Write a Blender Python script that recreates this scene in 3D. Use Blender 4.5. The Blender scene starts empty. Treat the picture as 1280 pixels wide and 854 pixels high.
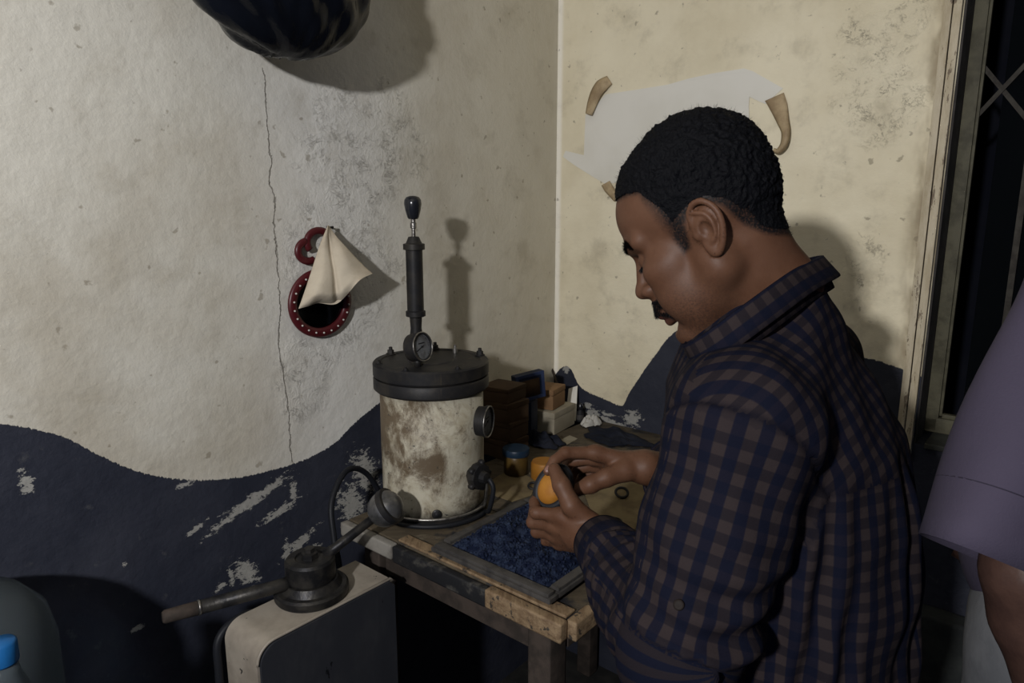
import bpy, bmesh, math, random
import numpy as np
from mathutils import Vector, Matrix

random.seed(7); RNG = np.random.default_rng(7)
SC = bpy.context.scene
COL = SC.collection

# ------------------------------------------------------------------ camera, light, exposure
EYE = np.array([0.0, 0.0, 1.53]); PITCH = math.radians(10.9); FPX = 853.0
cam_d = bpy.data.cameras.new('camera'); cam_d.sensor_width = 36.0; cam_d.lens = 36.0 * FPX / 1280.0
cam_d.clip_start = 0.02
cam = bpy.data.objects.new('camera', cam_d); COL.objects.link(cam)
cam.location = EYE; cam.rotation_euler = (math.pi/2 - PITCH, 0, 0)
SC.camera = cam
SC.view_settings.view_transform = 'Standard'; SC.view_settings.look = 'None'
SC.view_settings.gamma = 1.0; SC.view_settings.exposure = 0.0; SC.view_settings.use_curve_mapping = False

world = bpy.data.worlds.new('dim_night_room'); SC.world = world; world.use_nodes = True
bg = world.node_tree.nodes['Background']
bg.inputs[0].default_value = (0.36, 0.52, 1.0, 1); bg.inputs[1].default_value = 0.072

lamp_d = bpy.data.lights.new('bare_bulb', 'POINT'); lamp_d.energy = 144.0; lamp_d.color = (1.0, 0.985, 0.99)
lamp_d.shadow_soft_size = 0.045
lamp = bpy.data.objects.new('bare_bulb', lamp_d); COL.objects.link(lamp); lamp.location = (-0.69, -0.75, 1.92)

# ------------------------------------------------------------------ places
S_, C_ = math.sin(PITCH), math.cos(PITCH)
def ray(x, y):
    u = (x-640)/FPX; v = (427-y)/FPX
    return np.array([u, C_+v*S_, -S_+v*C_])
def at(x, y, t): return EYE + t*ray(x, y)
def onz(x, y, z):
    d = ray(x, y); return EYE + (z-EYE[2])/d[2]*d
def onplane(x, y, p, n):
    d = ray(x, y); return EYE + ((p-EYE)@n)/(d@n)*d
TZ = 0.87                                   # table height
WR = np.array([math.cos(math.radians(-40)), math.sin(math.radians(-40)), 0])
WL = np.array([-math.cos(math.radians(50)), -math.sin(math.radians(50)), 0])
CN = onz(692, 512, TZ); CN[2] = 0           # foot of the room corner
UP = np.array([0, 0, 1.0])
def W(s, q, z): return CN + WR*s + WL*q + UP*z          # s along right wall, q along left wall
def on_left(x, y, off=0.0): return onplane(x, y, CN+WR*off, WR)
def on_right(x, y, off=0.0): return onplane(x, y, CN+WL*off, WL)
def lc(x, y): p = on_left(x, y)-CN; return float(p@WL), float(p[2])
def rc(x, y): p = on_right(x, y)-CN; return float(p@WR), float(p[2])

# ------------------------------------------------------------------ materials
def lin(c):
    c = np.array(c, float)/255.0
    return tuple(np.where(c <= 0.04045, c/12.92, ((c+0.055)/1.055)**2.4))
class NT:
    def __init__(s, name):
        s.m = bpy.data.materials.new(name); s.m.use_nodes = True; s.t = s.m.node_tree
        s.b = s.t.nodes['Principled BSDF']; s.tc = None
    def n(s, typ, **kw):
        nd = s.t.nodes.new(typ)
        for k, v in kw.items(): setattr(nd, k, v)
        return nd
    def link(s, a, b): s.t.links.new(a, b)
    def coord(s, kind='Object'):
        if s.tc is None: s.tc = s.n('ShaderNodeTexCoord')
        return s.tc.outputs[kind]
    def val(s, nd, i, v):
        if hasattr(v, 'links') or isinstance(v, bpy.types.NodeSocket): s.link(v, nd.inputs[i])
        else: nd.inputs[i].default_value = v
    def math(s, op, a, b=None, c=None, clamp=False):
        nd = s.n('ShaderNodeMath', operation=op, use_clamp=clamp)
        s.val(nd, 0, a)
        if b is not None: s.val(nd, 1, b)
        if c is not None: s.val(nd, 2, c)
        return nd.outputs[0]
    def noise(s, scale, detail=4, rough=0.55, vec=None, dist=0.0):
        nd = s.n('ShaderNodeTexNoise'); nd.inputs['Scale'].default_value = scale
        nd.inputs['Detail'].default_value = detail; nd.inputs['Roughness'].default_value = rough
        nd.inputs['Distortion'].default_value = dist
        s.link(vec if vec is not None else s.coord(), nd.inputs['Vector']); return nd.outputs['Fac']
    def ramp(s, fac, lo, hi):
        nd = s.n('ShaderNodeMapRange', interpolation_type='SMOOTHSTEP')
        s.val(nd, 0, fac); nd.inputs[1].default_value = lo; nd.inputs[2].default_value = hi
        return nd.outputs[0]
    def mix(s, f, a, b, mode='MIX'):
        nd = s.n('ShaderNodeMix', data_type='RGBA', blend_type=mode)
        s.val(nd, 0, f)
        for i, v in ((6, a), (7, b)):
            if isinstance(v, tuple): nd.inputs[i].default_value = (*v[:3], 1)
            else: s.link(v, nd.inputs[i])
        return nd.outputs[2]
    def scaled(s, sc, kind='Object', rot=(0, 0, 0)):
        nd = s.n('ShaderNodeMapping'); nd.inputs['Scale'].default_value = sc; nd.inputs['Rotation'].default_value = rot
        s.link(s.coord(kind), nd.inputs[0]); return nd.outputs[0]
    def bump(s, h, strength=0.5, dist=0.01, prev=None):
        nd = s.n('ShaderNodeBump'); nd.inputs['Strength'].default_value = strength; nd.inputs['Distance'].default_value = dist
        s.link(h, nd.inputs['Height'])
        if prev is not None: s.link(prev, nd.inputs['Normal'])
        return nd.outputs[0]
    def done(s, color, rough=0.6, normal=None, metal=0.0, spec=0.5, **kw):
        if isinstance(color, tuple): s.b.inputs['Base Color'].default_value = (*color[:3], 1)
        else: s.link(color, s.b.inputs['Base Color'])
        s.val(s.b, s.b.inputs.find('Roughness'), rough); s.val(s.b, s.b.inputs.find('Metallic'), metal)
        s.b.inputs['Specular IOR Level'].default_value = spec
        if normal is not None: s.link(normal, s.b.inputs['Normal'])
        for k, v in kw.items(): s.b.inputs[k].default_value = v
        return s.m

def worn(name, c0, c1, scale=30, rough=0.6, metal=0.0, bump=0.2, lo=0.4, hi=0.65, spec=0.22, bscale=None):
    t = NT(name); f = t.ramp(t.noise(scale, 5, 0.6), lo, hi)
    nrm = t.bump(t.noise(bscale or scale*3, 4), bump, 0.004)
    return t.done(t.mix(f, c0, c1), rough, nrm, metal, spec)

def fcurve(t, val, pts, x0, x1, y0, y1):
    """piecewise curve y(x) evaluated on a value socket"""
    m = t.math('DIVIDE', t.math('SUBTRACT', val, x0), x1-x0, clamp=True)
    nd = t.n('ShaderNodeFloatCurve'); cv = nd.mapping.curves[0]
    ps = sorted((min(max((x-x0)/(x1-x0), 0), 1), min(max((y-y0)/(y1-y0), 0), 1)) for x, y in pts)
    while len(cv.points) < len(ps): cv.points.new(0.5, 0.5)
    for p, (x, y) in zip(cv.points, ps): p.location = (x, y); p.handle_type = 'AUTO'
    nd.mapping.update(); nd.inputs[0].default_value = 1.0
    t.link(m, nd.inputs[1])
    return t.math('MULTIPLY_ADD', nd.outputs[0], y1-y0, y0)

def blobs(t, sx, sz, lst, wob):
    """min over rotated ellipses, roughened; <1 inside"""
    best = None
    for (x, z, rx, rz, a) in lst:
        dx = t.math('SUBTRACT', sx, x); dz = t.math('SUBTRACT', sz, z); ca, sa = math.cos(a), math.sin(a)
        u = t.math('MULTIPLY_ADD', dx, ca/rx, t.math('MULTIPLY', dz, sa/rx))
        v = t.math('MULTIPLY_ADD', dx, -sa/rz, t.math('MULTIPLY', dz, ca/rz))
        d = t.math('SQRT', t.math('MULTIPLY_ADD', u, u, t.math('MULTIPLY', v, v)))
        best = d if best is None else t.math('MINIMUM', best, d)
    return t.math('ADD', best, wob)

def wall_material(name, is_left):
    f = lc if is_left else rc
    t = NT(name); sep = t.n('ShaderNodeSeparateXYZ'); t.link(t.coord(), sep.inputs[0]); sx, sz = sep.outputs[0], sep.outputs[2]
    if is_left:
        px = [(-60, 524), (0, 530), (40, 536), (80, 547), (120, 567), (160, 585), (200, 596), (245, 600), (290, 598), (335, 589),
              (380, 575), (415, 556), (440, 532), (460, 515), (480, 500), (530, 480), (600, 492), (650, 500), (688, 500)]
        x0, x1 = 0.0, 1.9
        extra = [(1.9, 1.2)]
    else:
        px = [(693, 470), (697, 465), (703, 459), (708, 458), (713, 461), (719, 473), (726, 484), (736, 491), (748, 496), (762, 502), (774, 507), (778, 507), (784, 496),
              (794, 480), (806, 462), (822, 440), (836, 422), (850, 412), (880, 405), (940, 420), (1020, 440), (1100, 452)]
        x0, x1 = 0.0, 1.3
        extra = [(1.3, 1.0)]
    pts = [f(*p) for p in px] + extra
    y0, y1 = 0.85, 1.35
    edge = fcurve(t, sx, pts, x0, x1, y0, y1)
    wob = t.math('MULTIPLY', t.math('SUBTRACT', t.noise(230, 4, 0.75, t.scaled((1, 1, 0.22), rot=(0, 0.25, 0))), 0.5), 0.017)
    dado = t.math('GREATER_THAN', t.math('ADD', t.math('SUBTRACT', edge, sz), wob), 0.0)
    # chips through the dark paint
    rough_n = t.math('MULTIPLY', t.math('SUBTRACT', t.noise(60, 7, 0.8, t.scaled((0.8, 1, 1.5), rot=(0, (-0.5 if is_left else 0.2), 0))), 0.5), 6.5)
    if is_left:
        chips = [(318, 624, 46, 7, 18), (285, 650, 28, 4, 22), (348, 640, 24, 5, 14), (232, 605, 9, 5, 10), (367, 614, 4, 14, 5), (245, 661, 16, 3, 25), (308, 716, 11, 18, 40),
                 (289, 720, 4, 10, 5), (360, 690, 6, 12, 0), (376, 678, 20, 6, 25), (32, 602, 8, 16, 8), (392, 690, 12, 8, 0), (456, 590, 13, 26, 25), (440, 630, 14, 26, 25), (275, 735, 8, 4, 20), (155, 706, 4, 3, 0),
                 (172, 786, 10, 3, 0)]
    else:
        chips = [(770, 531, 36, 4, -14), (742, 520, 12, 8, 0), (790, 524, 12, 10, 20), (735, 508, 8, 4, 0), (760, 518, 8, 3, 0), (708, 462, 5, 4, 40)]
    bl = []
    for (x, y, rx, ry, a) in chips:
        p0 = f(x, y); p1 = f(x+5, y); sc = abs(p1[0]-p0[0])/5; sg = -1 if is_left else 1
        scz = abs(f(x, y+5)[1]-p0[1])/5
        bl.append((p0[0], p0[1], rx*sc, ry*scz, math.radians(a)*sg))
    chip = t.math('LESS_THAN', blobs(t, sx, sz, bl, rough_n), 0.85)
    spk = t.math('GREATER_THAN', t.noise(70, 4, 0.75), 0.745)
    chip = t.math('MAXIMUM', chip, spk)
    # plaster colours
    big = t.noise(2.6, 5, 0.6); mid = t.noise(9, 5, 0.65); fine = t.noise(60, 4, 0.6)
    if is_left:
        cA, cB, cC = (0.58, 0.56, 0.49), (0.44, 0.405, 0.33), (0.62, 0.61, 0.57)
        toc = t.ramp(sx, 0.75, 0.15)
        base = t.mix(t.ramp(big, 0.36, 0.66), cA, cB)
        base = t.mix(t.math('MULTIPLY', t.ramp(sx, 0.55, 0.8), t.ramp(sx, 1.15, 0.85)), base, cC)
        base = t.mix(t.math('MULTIPLY', toc, 0.7), base, (0.56, 0.515, 0.40))
    else:
        base = t.mix(t.ramp(big, 0.35, 0.7), (0.80, 0.735, 0.555), (0.66, 0.59, 0.42))
        base = t.mix(t.ramp(sx, 0.025, 0.010), base, (0.9, 0.86, 0.75))
    if not is_left: base = t.mix(t.math('MULTIPLY', t.math('MULTIPLY', t.ramp(sx, 0.975, 1.02), t.ramp(t.noise(9, 4, 0.6, t.scaled((1, 1, 0.4))), 0.42, 0.6)), 0.75), base, (0.20, 0.15, 0.09))
    base = t.mix(t.math('MULTIPLY', t.ramp(mid, 0.5, 0.75), 0.35), base, (0.26, 0.22, 0.15))
    base = t.mix(t.math('MULTIPLY', t.ramp(t.noise(38, 3, 0.5), 0.66, 0.72), 0.55), base, (0.20, 0.17, 0.12))
    # damaged, flaking plaster
    if is_left:
        areas = [(455, 190, 75, 85, 0), (430, 330, 75, 120, 0), (500, 170, 30, 70, 30), (380, 470, 40, 60, 0)]
    else:
        areas = [(1090, 60, 50, 60, 0), (1100, 130, 60, 60, 0), (1080, 340, 30, 60, 0), (1125, 30, 60, 25, 30)]
    al = []
    for (x, y, rx, ry, a) in areas:
        p0 = f(x, y); sc = abs(f(x+5, y)[0]-p0[0])/5; scz = abs(f(x, y+5)[1]-p0[1])/5
        al.append((p0[0], p0[1], rx*sc, ry*scz, math.radians(a)*(-1 if is_left else 1)))
    dam = t.ramp(blobs(t, sx, sz, al, t.math('MULTIPLY', t.math('SUBTRACT', mid, 0.5), 1.6)), 1.05, 0.55)
    r1 = t.ramp(t.math('ABSOLUTE', t.math('SUBTRACT', t.noise(16, 7, 0.72, None, 0.6), 0.5)), 0.010, 0.002)
    r2 = t.ramp(t.math('ABSOLUTE', t.math('SUBTRACT', t.noise(11, 7, 0.75, t.scaled((1, 1, 1), rot=(0.4, 0.9, 0)), 0.8), 0.52)), 0.008, 0.002)
    crk = t.math('MAXIMUM', r1, r2)
    flake = t.math('MULTIPLY', t.math('MULTIPLY', crk, dam), t.ramp(t.noise(20, 4, 0.6), 0.47, 0.6))
    base = t.mix(t.math('MULTIPLY', flake, 0.55), base, (0.12, 0.105, 0.08))
    hgt = t.math('MULTIPLY_ADD', t.noise(7, 6, 0.6), 1.0, t.math('MULTIPLY', fine, 0.14))
    hgt = t.math('MULTIPLY_ADD', t.math('MULTIPLY', dam, t.noise(45, 6, 0.7, dist=1.2)), 0.55, hgt)
    hgt = t.math('SUBTRACT', hgt, t.math('MULTIPLY', flake, 0.6))
    if is_left:   # long vertical crack
        cp = [f(330, 85), f(334, 140), f(337, 190), f(341, 200), f(337, 215), f(344, 260), f(343, 285), f(347, 330), f(351, 380), f(349, 430), f(357, 480), f(363, 540), f(366, 580)]
        zpts = [(z, s) for s, z in cp]
        zs = [z for z, _ in zpts]; ss = [s for _, s in zpts]
        line = fcurve(t, sz, zpts, min(zs), max(zs), min(ss)-0.02, max(ss)+0.02)
        jag = t.math('MULTIPLY', t.math('SUBTRACT', t.noise(40, 4, 0.7), 0.5), 0.022)
        dl = t.math('ABSOLUTE', t.math('ADD', t.math('SUBTRACT', sx, line), jag))
        inr = t.math('MULTIPLY', t.math('GREATER_THAN', sz, min(zs)), t.math('LESS_THAN', sz, max(zs)))
        ck = t.math('MULTIPLY', t.ramp(dl, 0.0022, 0.0007), inr)
        base = t.mix(t.math('MULTIPLY', ck, 0.6), base, (0.10, 0.09, 0.07))
        hgt = t.math('SUBTRACT', hgt, t.math('MULTIPLY', ck, 0.8))
    paint = t.mix(t.ramp(t.noise(6, 5, 0.65), 0.35, 0.7), (0.0195, 0.0225, 0.035), (0.030, 0.033, 0.047))
    paint = t.mix(t.math('MULTIPLY', t.ramp(t.noise(26, 5, 0.7), 0.6, 0.72), 0.35), paint, (0.10, 0.10, 0.10))
    chipc = t.mix(fine, (0.22, 0.215, 0.20), (0.38, 0.375, 0.345))
    dcol = t.mix(chip, paint, chipc)
    col = t.mix(dado, base, dcol)
    hgt = t.math('MULTIPLY_ADD', t.math('MULTIPLY', dado, t.math('SUBTRACT', 1.0, chip)), 0.10, hgt)
    rgh = t.math('MULTIPLY_ADD', dado, -0.25, 0.85)
    return t.done(col, rgh, t.bump(hgt, 0.55, 0.014), 0.0, 0.3)

M = {}
def mats():
    M['wall_left'] = wall_material('plaster_left', True)
    M['wall_right'] = wall_material('plaster_right', False)
    M['ceiling'] = worn('ceiling_plaster', (0.55, 0.52, 0.45), (0.45, 0.42, 0.36), 5, 0.9)
    M['floor'] = worn('floor_concrete', (0.05, 0.05, 0.048), (0.10, 0.095, 0.085), 8, 0.8, bump=0.4)
    t = NT('casing_paint'); n1 = t.noise(14, 5, 0.7, t.scaled((3, 3, 0.6)))
    chipm = t.math('GREATER_THAN', t.noise(28, 5, 0.75, t.scaled((2.2, 2.2, 0.45))), 0.60)
    c = t.mix(t.ramp(n1, 0.35, 0.7), (0.66, 0.58, 0.42), (0.47, 0.39, 0.25))
    c = t.mix(t.math('MULTIPLY', chipm, 0.8), c, (0.12, 0.075, 0.045))
    M['casing'] = t.done(c, 0.65, t.bump(t.math('SUBTRACT', n1, chipm), 0.5, 0.004))
    M['olive_wood'] = worn('olive_frame_wood', (0.20, 0.185, 0.12), (0.12, 0.11, 0.07), 22, 0.6, bump=0.3)
    M['dark_gap'] = worn('dark_reveal', (0.035, 0.032, 0.03), (0.06, 0.055, 0.05), 20, 0.8)
    M['iron'] = worn('grille_iron', (0.11, 0.10, 0.08), (0.06, 0.05, 0.04), 40, 0.6, 0.3)
    t = NT('pane_glass'); M['glass'] = t.done((0.02, 0.025, 0.03), 0.06, None, 0, 0.5)
    t.b.inputs['Transmission Weight'].default_value = 0.85; t.b.inputs['IOR'].default_value = 1.1
    M['backdrop'] = worn('night_backdrop', (0.006, 0.007, 0.012), (0.01, 0.011, 0.016), 6, 0.95, spec=0.1)
    M['sill'] = worn('sill_concrete', (0.085, 0.09, 0.075), (0.05, 0.052, 0.045), 14, 0.85, bump=0.5)
    M['plinth'] = worn('plinth_render', (0.075, 0.085, 0.08), (0.045, 0.05, 0.052), 12, 0.85, bump=0.6)
    M['beige_board'] = worn('beige_board', (0.36, 0.32, 0.21), (0.26, 0.22, 0.14), 20, 0.8)
    # table wood
    t = NT('table_wood'); g = t.noise(9, 6, 0.65, t.scaled((1.2, 7, 7))); d = t.noise(11, 5, 0.7)
    c = t.mix(t.ramp(g, 0.35, 0.7), (0.20, 0.155, 0.095), (0.115, 0.085, 0.05))
    c = t.mix(t.ramp(d, 0.52, 0.64), c, (0.022, 0.023, 0.03))
    c = t.mix(t.ramp(t.noise(24, 4, 0.6), 0.62, 0.70), c, (0.27, 0.225, 0.15))
    M['table'] = t.done(c, 0.7, t.bump(g, 0.35, 0.004))
    t = NT('batten_wood'); g = t.noise(16, 6, 0.7, t.scaled((6, 1.2, 6))); 
    c = t.mix(t.ramp(g, 0.35, 0.68), (0.36, 0.25, 0.14), (0.20, 0.125, 0.065))
    c = t.mix(t.ramp(t.noise(42, 4, 0.7), 0.58, 0.66), c, (0.05, 0.04, 0.03))
    M['batten'] = t.done(c, 0.7, t.bump(g, 0.5, 0.006))
    M['dark_paint_wood'] = worn('dark_painted_edge', (0.02, 0.021, 0.024), (0.10, 0.095, 0.085), 34, 0.6, lo=0.5, hi=0.68)
    M['white_chip_wood'] = worn('bare_chipped_edge', (0.36, 0.34, 0.30), (0.2, 0.185, 0.16), 26, 0.7)
    M['leg_wood'] = worn('dark_leg_wood', (0.03, 0.024, 0.02), (0.055, 0.042, 0.034), 20, 0.8)
    # vessel
    t = NT('stained_cream_enamel'); v = t.scaled((1, 1, 0.8))
    a = t.noise(15, 7, 0.74, v, 0.3); b2 = t.noise(26, 6, 0.72, v, 0.5)
    sep = t.n('ShaderNodeSeparateXYZ'); t.link(t.coord(), sep.inputs[0])
    hgt = t.math('MULTIPLY', t.ramp(sep.outputs[2], 0.03, 0.16), t.ramp(sep.outputs[0], 0.085, 0.0))
    c = t.mix(t.ramp(b2, 0.4, 0.7), (0.60, 0.56, 0.44), (0.43, 0.38, 0.27))
    c = t.mix(t.math('MULTIPLY', t.ramp(t.math('MULTIPLY_ADD', hgt, 0.15, a), 0.50, 0.70), 0.92), c, (0.105, 0.068, 0.034))
    c = t.mix(t.math('MULTIPLY', t.ramp(t.noise(18, 5, 0.7, t.scaled((1, 1, 0.3))), 0.55, 0.72), 0.55), c, (0.16, 0.12, 0.075))
    sc = t.math('GREATER_THAN', t.noise(26, 5, 0.78, t.scaled((2.0, 2.0, 3.4)), 0.3), 0.64)
    c = t.mix(sc, c, (0.02, 0.019, 0.02))
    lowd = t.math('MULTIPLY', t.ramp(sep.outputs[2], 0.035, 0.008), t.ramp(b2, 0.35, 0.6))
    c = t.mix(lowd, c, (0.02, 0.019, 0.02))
    M['enamel'] = t.done(c, 0.55, t.bump(b2, 0.2, 0.003), 0, 0.4)
    t = NT('blackened_iron'); n1 = t.noise(20, 5, 0.65)
    c = t.mix(t.ramp(n1, 0.4, 0.68), (0.030, 0.030, 0.033), (0.062, 0.056, 0.048))
    streak = t.ramp(t.noise(14, 4, 0.6, t.scaled((1.5, 1.5, 0.15))), 0.64, 0.72)
    c = t.mix(t.math('MULTIPLY', streak, 0.7), c, (0.20, 0.165, 0.11))
    M['black_iron'] = t.done(c, 0.5, t.bump(n1, 0.25, 0.003), 0.2, 0.22)
    M['steel'] = worn('worn_steel', (0.30, 0.29, 0.27), (0.14, 0.13, 0.12), 60, 0.35, 0.85)
    M['dark_steel'] = worn('dark_oiled_steel', (0.035, 0.035, 0.038), (0.085, 0.08, 0.072), 36, 0.42, 0.55)
    M['ball_steel'] = worn('dull_ball_steel', (0.20, 0.20, 0.20), (0.09, 0.09, 0.092), 26, 0.30, 0.75, bump=0.06)
    t = NT('black_plastic'); M['black_plastic'] = t.done((0.012, 0.013, 0.017), 0.22, None, 0, 0.5)
    t = NT('black_rubber'); M['rubber'] = t.done((0.010, 0.011, 0.014), 0.5, None, 0, 0.2)
    M['dial'] = worn('grimy_dial', (0.085, 0.09, 0.095), (0.05, 0.05, 0.052), 50, 0.35)
    M['ink'] = worn('dark_ink', (0.012, 0.012, 0.014), (0.02, 0.02, 0.022), 50, 0.6)
    # press cabinet
    t = NT('cabinet_cream'); n1 = t.noise(9, 5, 0.65)
    c = t.mix(t.ramp(n1, 0.38, 0.66), (0.50, 0.445, 0.365), (0.34, 0.295, 0.24))
    c = t.mix(t.math('GREATER_THAN', t.noise(34, 5, 0.72), 0.665), c, (0.03, 0.028, 0.028))
    M['cab_cream'] = t.done(c, 0.5, t.bump(n1, 0.15, 0.004))
    t = NT('cabinet_side'); n1 = t.noise(12, 6, 0.7, t.scaled((1, 1, 0.5)))
    c = t.mix(t.ramp(n1, 0.4, 0.7), (0.05, 0.054, 0.066), (0.075, 0.078, 0.088))
    c = t.mix(t.math('GREATER_THAN', t.noise(16, 5, 0.7, t.scaled((1.6, 1.6, 0.5))), 0.665), c, (0.012, 0.012, 0.015))
    M['cab_side'] = t.done(c, 0.6, t.bump(n1, 0.2, 0.004), 0, 0.2)
    # plastic film bag
    t = NT('black_polythene'); w = t.noise(9, 4, 0.6, t.scaled((1, 1, 0.3)), 1.5)
    M['polythene'] = t.done((0.004, 0.005, 0.008), 0.2, t.bump(w, 0.25, 0.01), 0, 0.14)
    t = NT('red_plastic'); M['red'] = t.done((0.20, 0.022, 0.03), 0.38, t.bump(t.noise(60, 3), 0.1, 0.002), 0, 0.4)
    t = NT('pearl_white'); M['pearl'] = t.done((0.75, 0.72, 0.66), 0.3)
    t = NT('mirror_glass'); M['mirror'] = t.done((0.07, 0.08, 0.10), 0.07, None, 1.0)
    t = NT('old_cloth'); n1 = t.noise(9, 5, 0.6); n2 = t.noise(60, 4)
    M['cloth'] = t.done(t.mix(t.ramp(n1, 0.35, 0.7), (0.62, 0.55, 0.43), (0.47, 0.40, 0.30)), 0.9, t.bump(t.math('MULTIPLY_ADD', n2, 0.25, n1), 0.4, 0.012), 0, 0.2)
    t = NT('white_paper'); n1 = t.noise(5, 4, 0.5)
    M['paper'] = t.done(t.mix(t.ramp(n1, 0.35, 0.7), (0.90, 0.88, 0.80), (0.80, 0.775, 0.68)), 0.85, t.bump(n1, 0.2, 0.006), 0, 0.2)
    M['tape'] = worn('brown_old_tape', (0.46, 0.36, 0.22), (0.30, 0.22, 0.13), 20, 0.6, lo=0.35)
    M['tissue'] = worn('crumpled_tissue', (0.72, 0.70, 0.64), (0.6, 0.58, 0.52), 20, 0.9)
    M['kraft'] = worn('kraft_carton', (0.25, 0.145, 0.07), (0.185, 0.105, 0.05), 16, 0.8)
    M['tan_box'] = worn('tan_carton', (0.46, 0.27, 0.13), (0.36, 0.205, 0.10), 14, 0.75)
    M['cream_box'] = worn('cream_carton', (0.50, 0.45, 0.34), (0.41, 0.36, 0.26), 14, 0.75)
    M['blue_box'] = worn('dark_blue_carton', (0.025, 0.04, 0.085), (0.04, 0.055, 0.10), 14, 0.6)
    M['teal'] = worn('blue_lid_plastic', (0.02, 0.045, 0.085), (0.03, 0.06, 0.10), 20, 0.4)
    M['amber'] = worn('amber_plastic', (0.20, 0.12, 0.03), (0.12, 0.075, 0.025), 12, 0.4)
    M['orange'] = worn('orange_wax', (0.62, 0.27, 0.04), (0.52, 0.21, 0.03), 30, 0.5, bump=0.1)
    M['blue_cap'] = worn('bright_blue_cap', (0.02, 0.17, 0.48), (0.02, 0.14, 0.40), 20, 0.35)
    t = NT('navy_granules'); n1 = t.noise(60, 3)
    M['granule'] = t.done(t.mix(t.ramp(n1, 0.4, 0.65), (0.012, 0.022, 0.065), (0.05, 0.075, 0.15)), 0.65, t.bump(t.noise(200, 3), 0.6, 0.004), 0, 0.12)
    M['rag'] = worn('dark_navy_rag', (0.015, 0.02, 0.038), (0.035, 0.04, 0.062), 18, 0.9)
    M['scrap'] = worn('brown_paper_scrap', (0.36, 0.28, 0.15), (0.24, 0.18, 0.10), 14, 0.85)
    t = NT('bottle_plastic'); M['bottle'] = t.done((0.42, 0.5, 0.55), 0.18, t.bump(t.noise(14, 4), 0.15, 0.01), 0, 0.5)
    t.b.inputs['Transmission Weight'].default_value = 0.8; t.b.inputs['IOR'].default_value = 1.08
    # people
    t = NT('brown_skin'); n1 = t.noise(28, 4, 0.6); n2 = t.noise(420, 3, 0.6)
    at_h = t.n('ShaderNodeAttribute', attribute_name='hair_mask'); at_l = t.n('ShaderNodeAttribute', attribute_name='lip_mask'); at_s = t.n('ShaderNodeAttribute', attribute_name='stubble')
    c = t.mix(t.ramp(n1, 0.35, 0.7), (0.225, 0.108, 0.062), (0.185, 0.084, 0.046))
    c = t.mix(t.math('MULTIPLY', at_l.outputs['Fac'], 0.7), c, (0.16, 0.058, 0.050))
    c = t.mix(t.math('MULTIPLY', at_s.outputs['Fac'], t.ramp(n2, 0.3, 0.75)), c, (0.05, 0.032, 0.028))
    c = t.mix(t.math('MULTIPLY', at_h.outputs['Fac'], t.ramp(n2, 0.05, 0.6)), c, (0.012, 0.011, 0.012))
    M['skin'] = t.done(c, 0.52, t.bump(n2, 0.12, 0.0015), 0, 0.22)
    t.b.inputs['Subsurface Weight'].default_value = 0.06; t.b.inputs['Subsurface Radius'].default_value = (0.01, 0.004, 0.002); t.b.inputs['Subsurface Scale'].default_value = 0.4
    M['skin_shaded'] = worn('shaded_brown_skin', (0.060, 0.032, 0.024), (0.045, 0.024, 0.019), 28, 0.5)  # brown skin darkened: the sleeve's shade on the arm is in the colour
    t = NT('nail'); M['nail'] = t.done((0.36, 0.19, 0.15), 0.3)
    t = NT('black_hair'); n1 = t.noise(160, 4, 0.7)
    M['hair'] = t.done((0.0062, 0.0068, 0.0095), 0.6, t.bump(n1, 0.8, 0.004), 0, 0.08)
    t = NT('hair_strand'); M['strand'] = t.done((0.0070, 0.0072, 0.0092), 0.5, None, 0, 0.15)
    # gingham shirt on uv
    t = NT('gingham_cloth'); uv = t.n('ShaderNodeUVMap'); uv.uv_map = 'cloth'
    sep = t.n('ShaderNodeSeparateXYZ'); t.link(uv.outputs[0], sep.inputs[0])
    def stripe(v):
        w = t.math('SINE', t.math('MULTIPLY', v, 2*math.pi/0.0235))
        return t.ramp(w, -0.22, 0.22)
    a = stripe(sep.outputs[0]); b = stripe(sep.outputs[1])
    c = t.mix(a, (0.0058, 0.0074, 0.0175), (0.0165, 0.0135, 0.017)); c2 = t.mix(a, (0.0090, 0.0092, 0.0185), (0.032, 0.0245, 0.0255))
    c = t.mix(b, c, c2)
    seam = t.n('ShaderNodeAttribute', attribute_name='seam')
    c = t.mix(t.math('MULTIPLY', seam.outputs['Fac'], 0.75), c, (0.004, 0.0045, 0.010))
    wv = t.noise(900, 2, 0.5)
    M['gingham'] = t.done(c, 0.85, t.bump(t.math('MULTIPLY_ADD', t.noise(26, 5, 0.6), 1.0, t.math('MULTIPLY', wv, 0.1)), 0.35, 0.006), 0, 0.06)
    t.b.inputs['Sheen Weight'].default_value = 0.0
    t = NT('button_horn'); M['button_horn'] = t.done((0.014, 0.011, 0.010), 0.6, None, 0, 0.08)
    M['trousers'] = worn('dark_trousers', (0.012, 0.013, 0.02), (0.018, 0.019, 0.027), 14, 0.9)
    M['shoe'] = worn('black_shoe', (0.012, 0.012, 0.013), (0.02, 0.02, 0.02), 20, 0.5)
    t = NT('purple_jersey'); n1 = t.noise(10, 5); wv = t.noise(500, 2)
    M['purple'] = t.done(t.mix(n1, (0.175, 0.150, 0.235), (0.145, 0.122, 0.195)), 0.9, t.bump(t.math('MULTIPLY_ADD', wv, 0.12, n1), 0.3, 0.01), 0, 0.2)
    M['pale_cloth'] = worn('pale_grey_trousers', (0.34, 0.35, 0.37), (0.24, 0.25, 0.27), 10, 0.9, bump=0.4)
    M['crate'] = worn('dark_crate', (0.03, 0.03, 0.034), (0.05, 0.05, 0.055), 14, 0.8)
    t = NT('bare_bulb_socket'); M['socket'] = t.done((0.05, 0.05, 0.05), 0.5)
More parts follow.
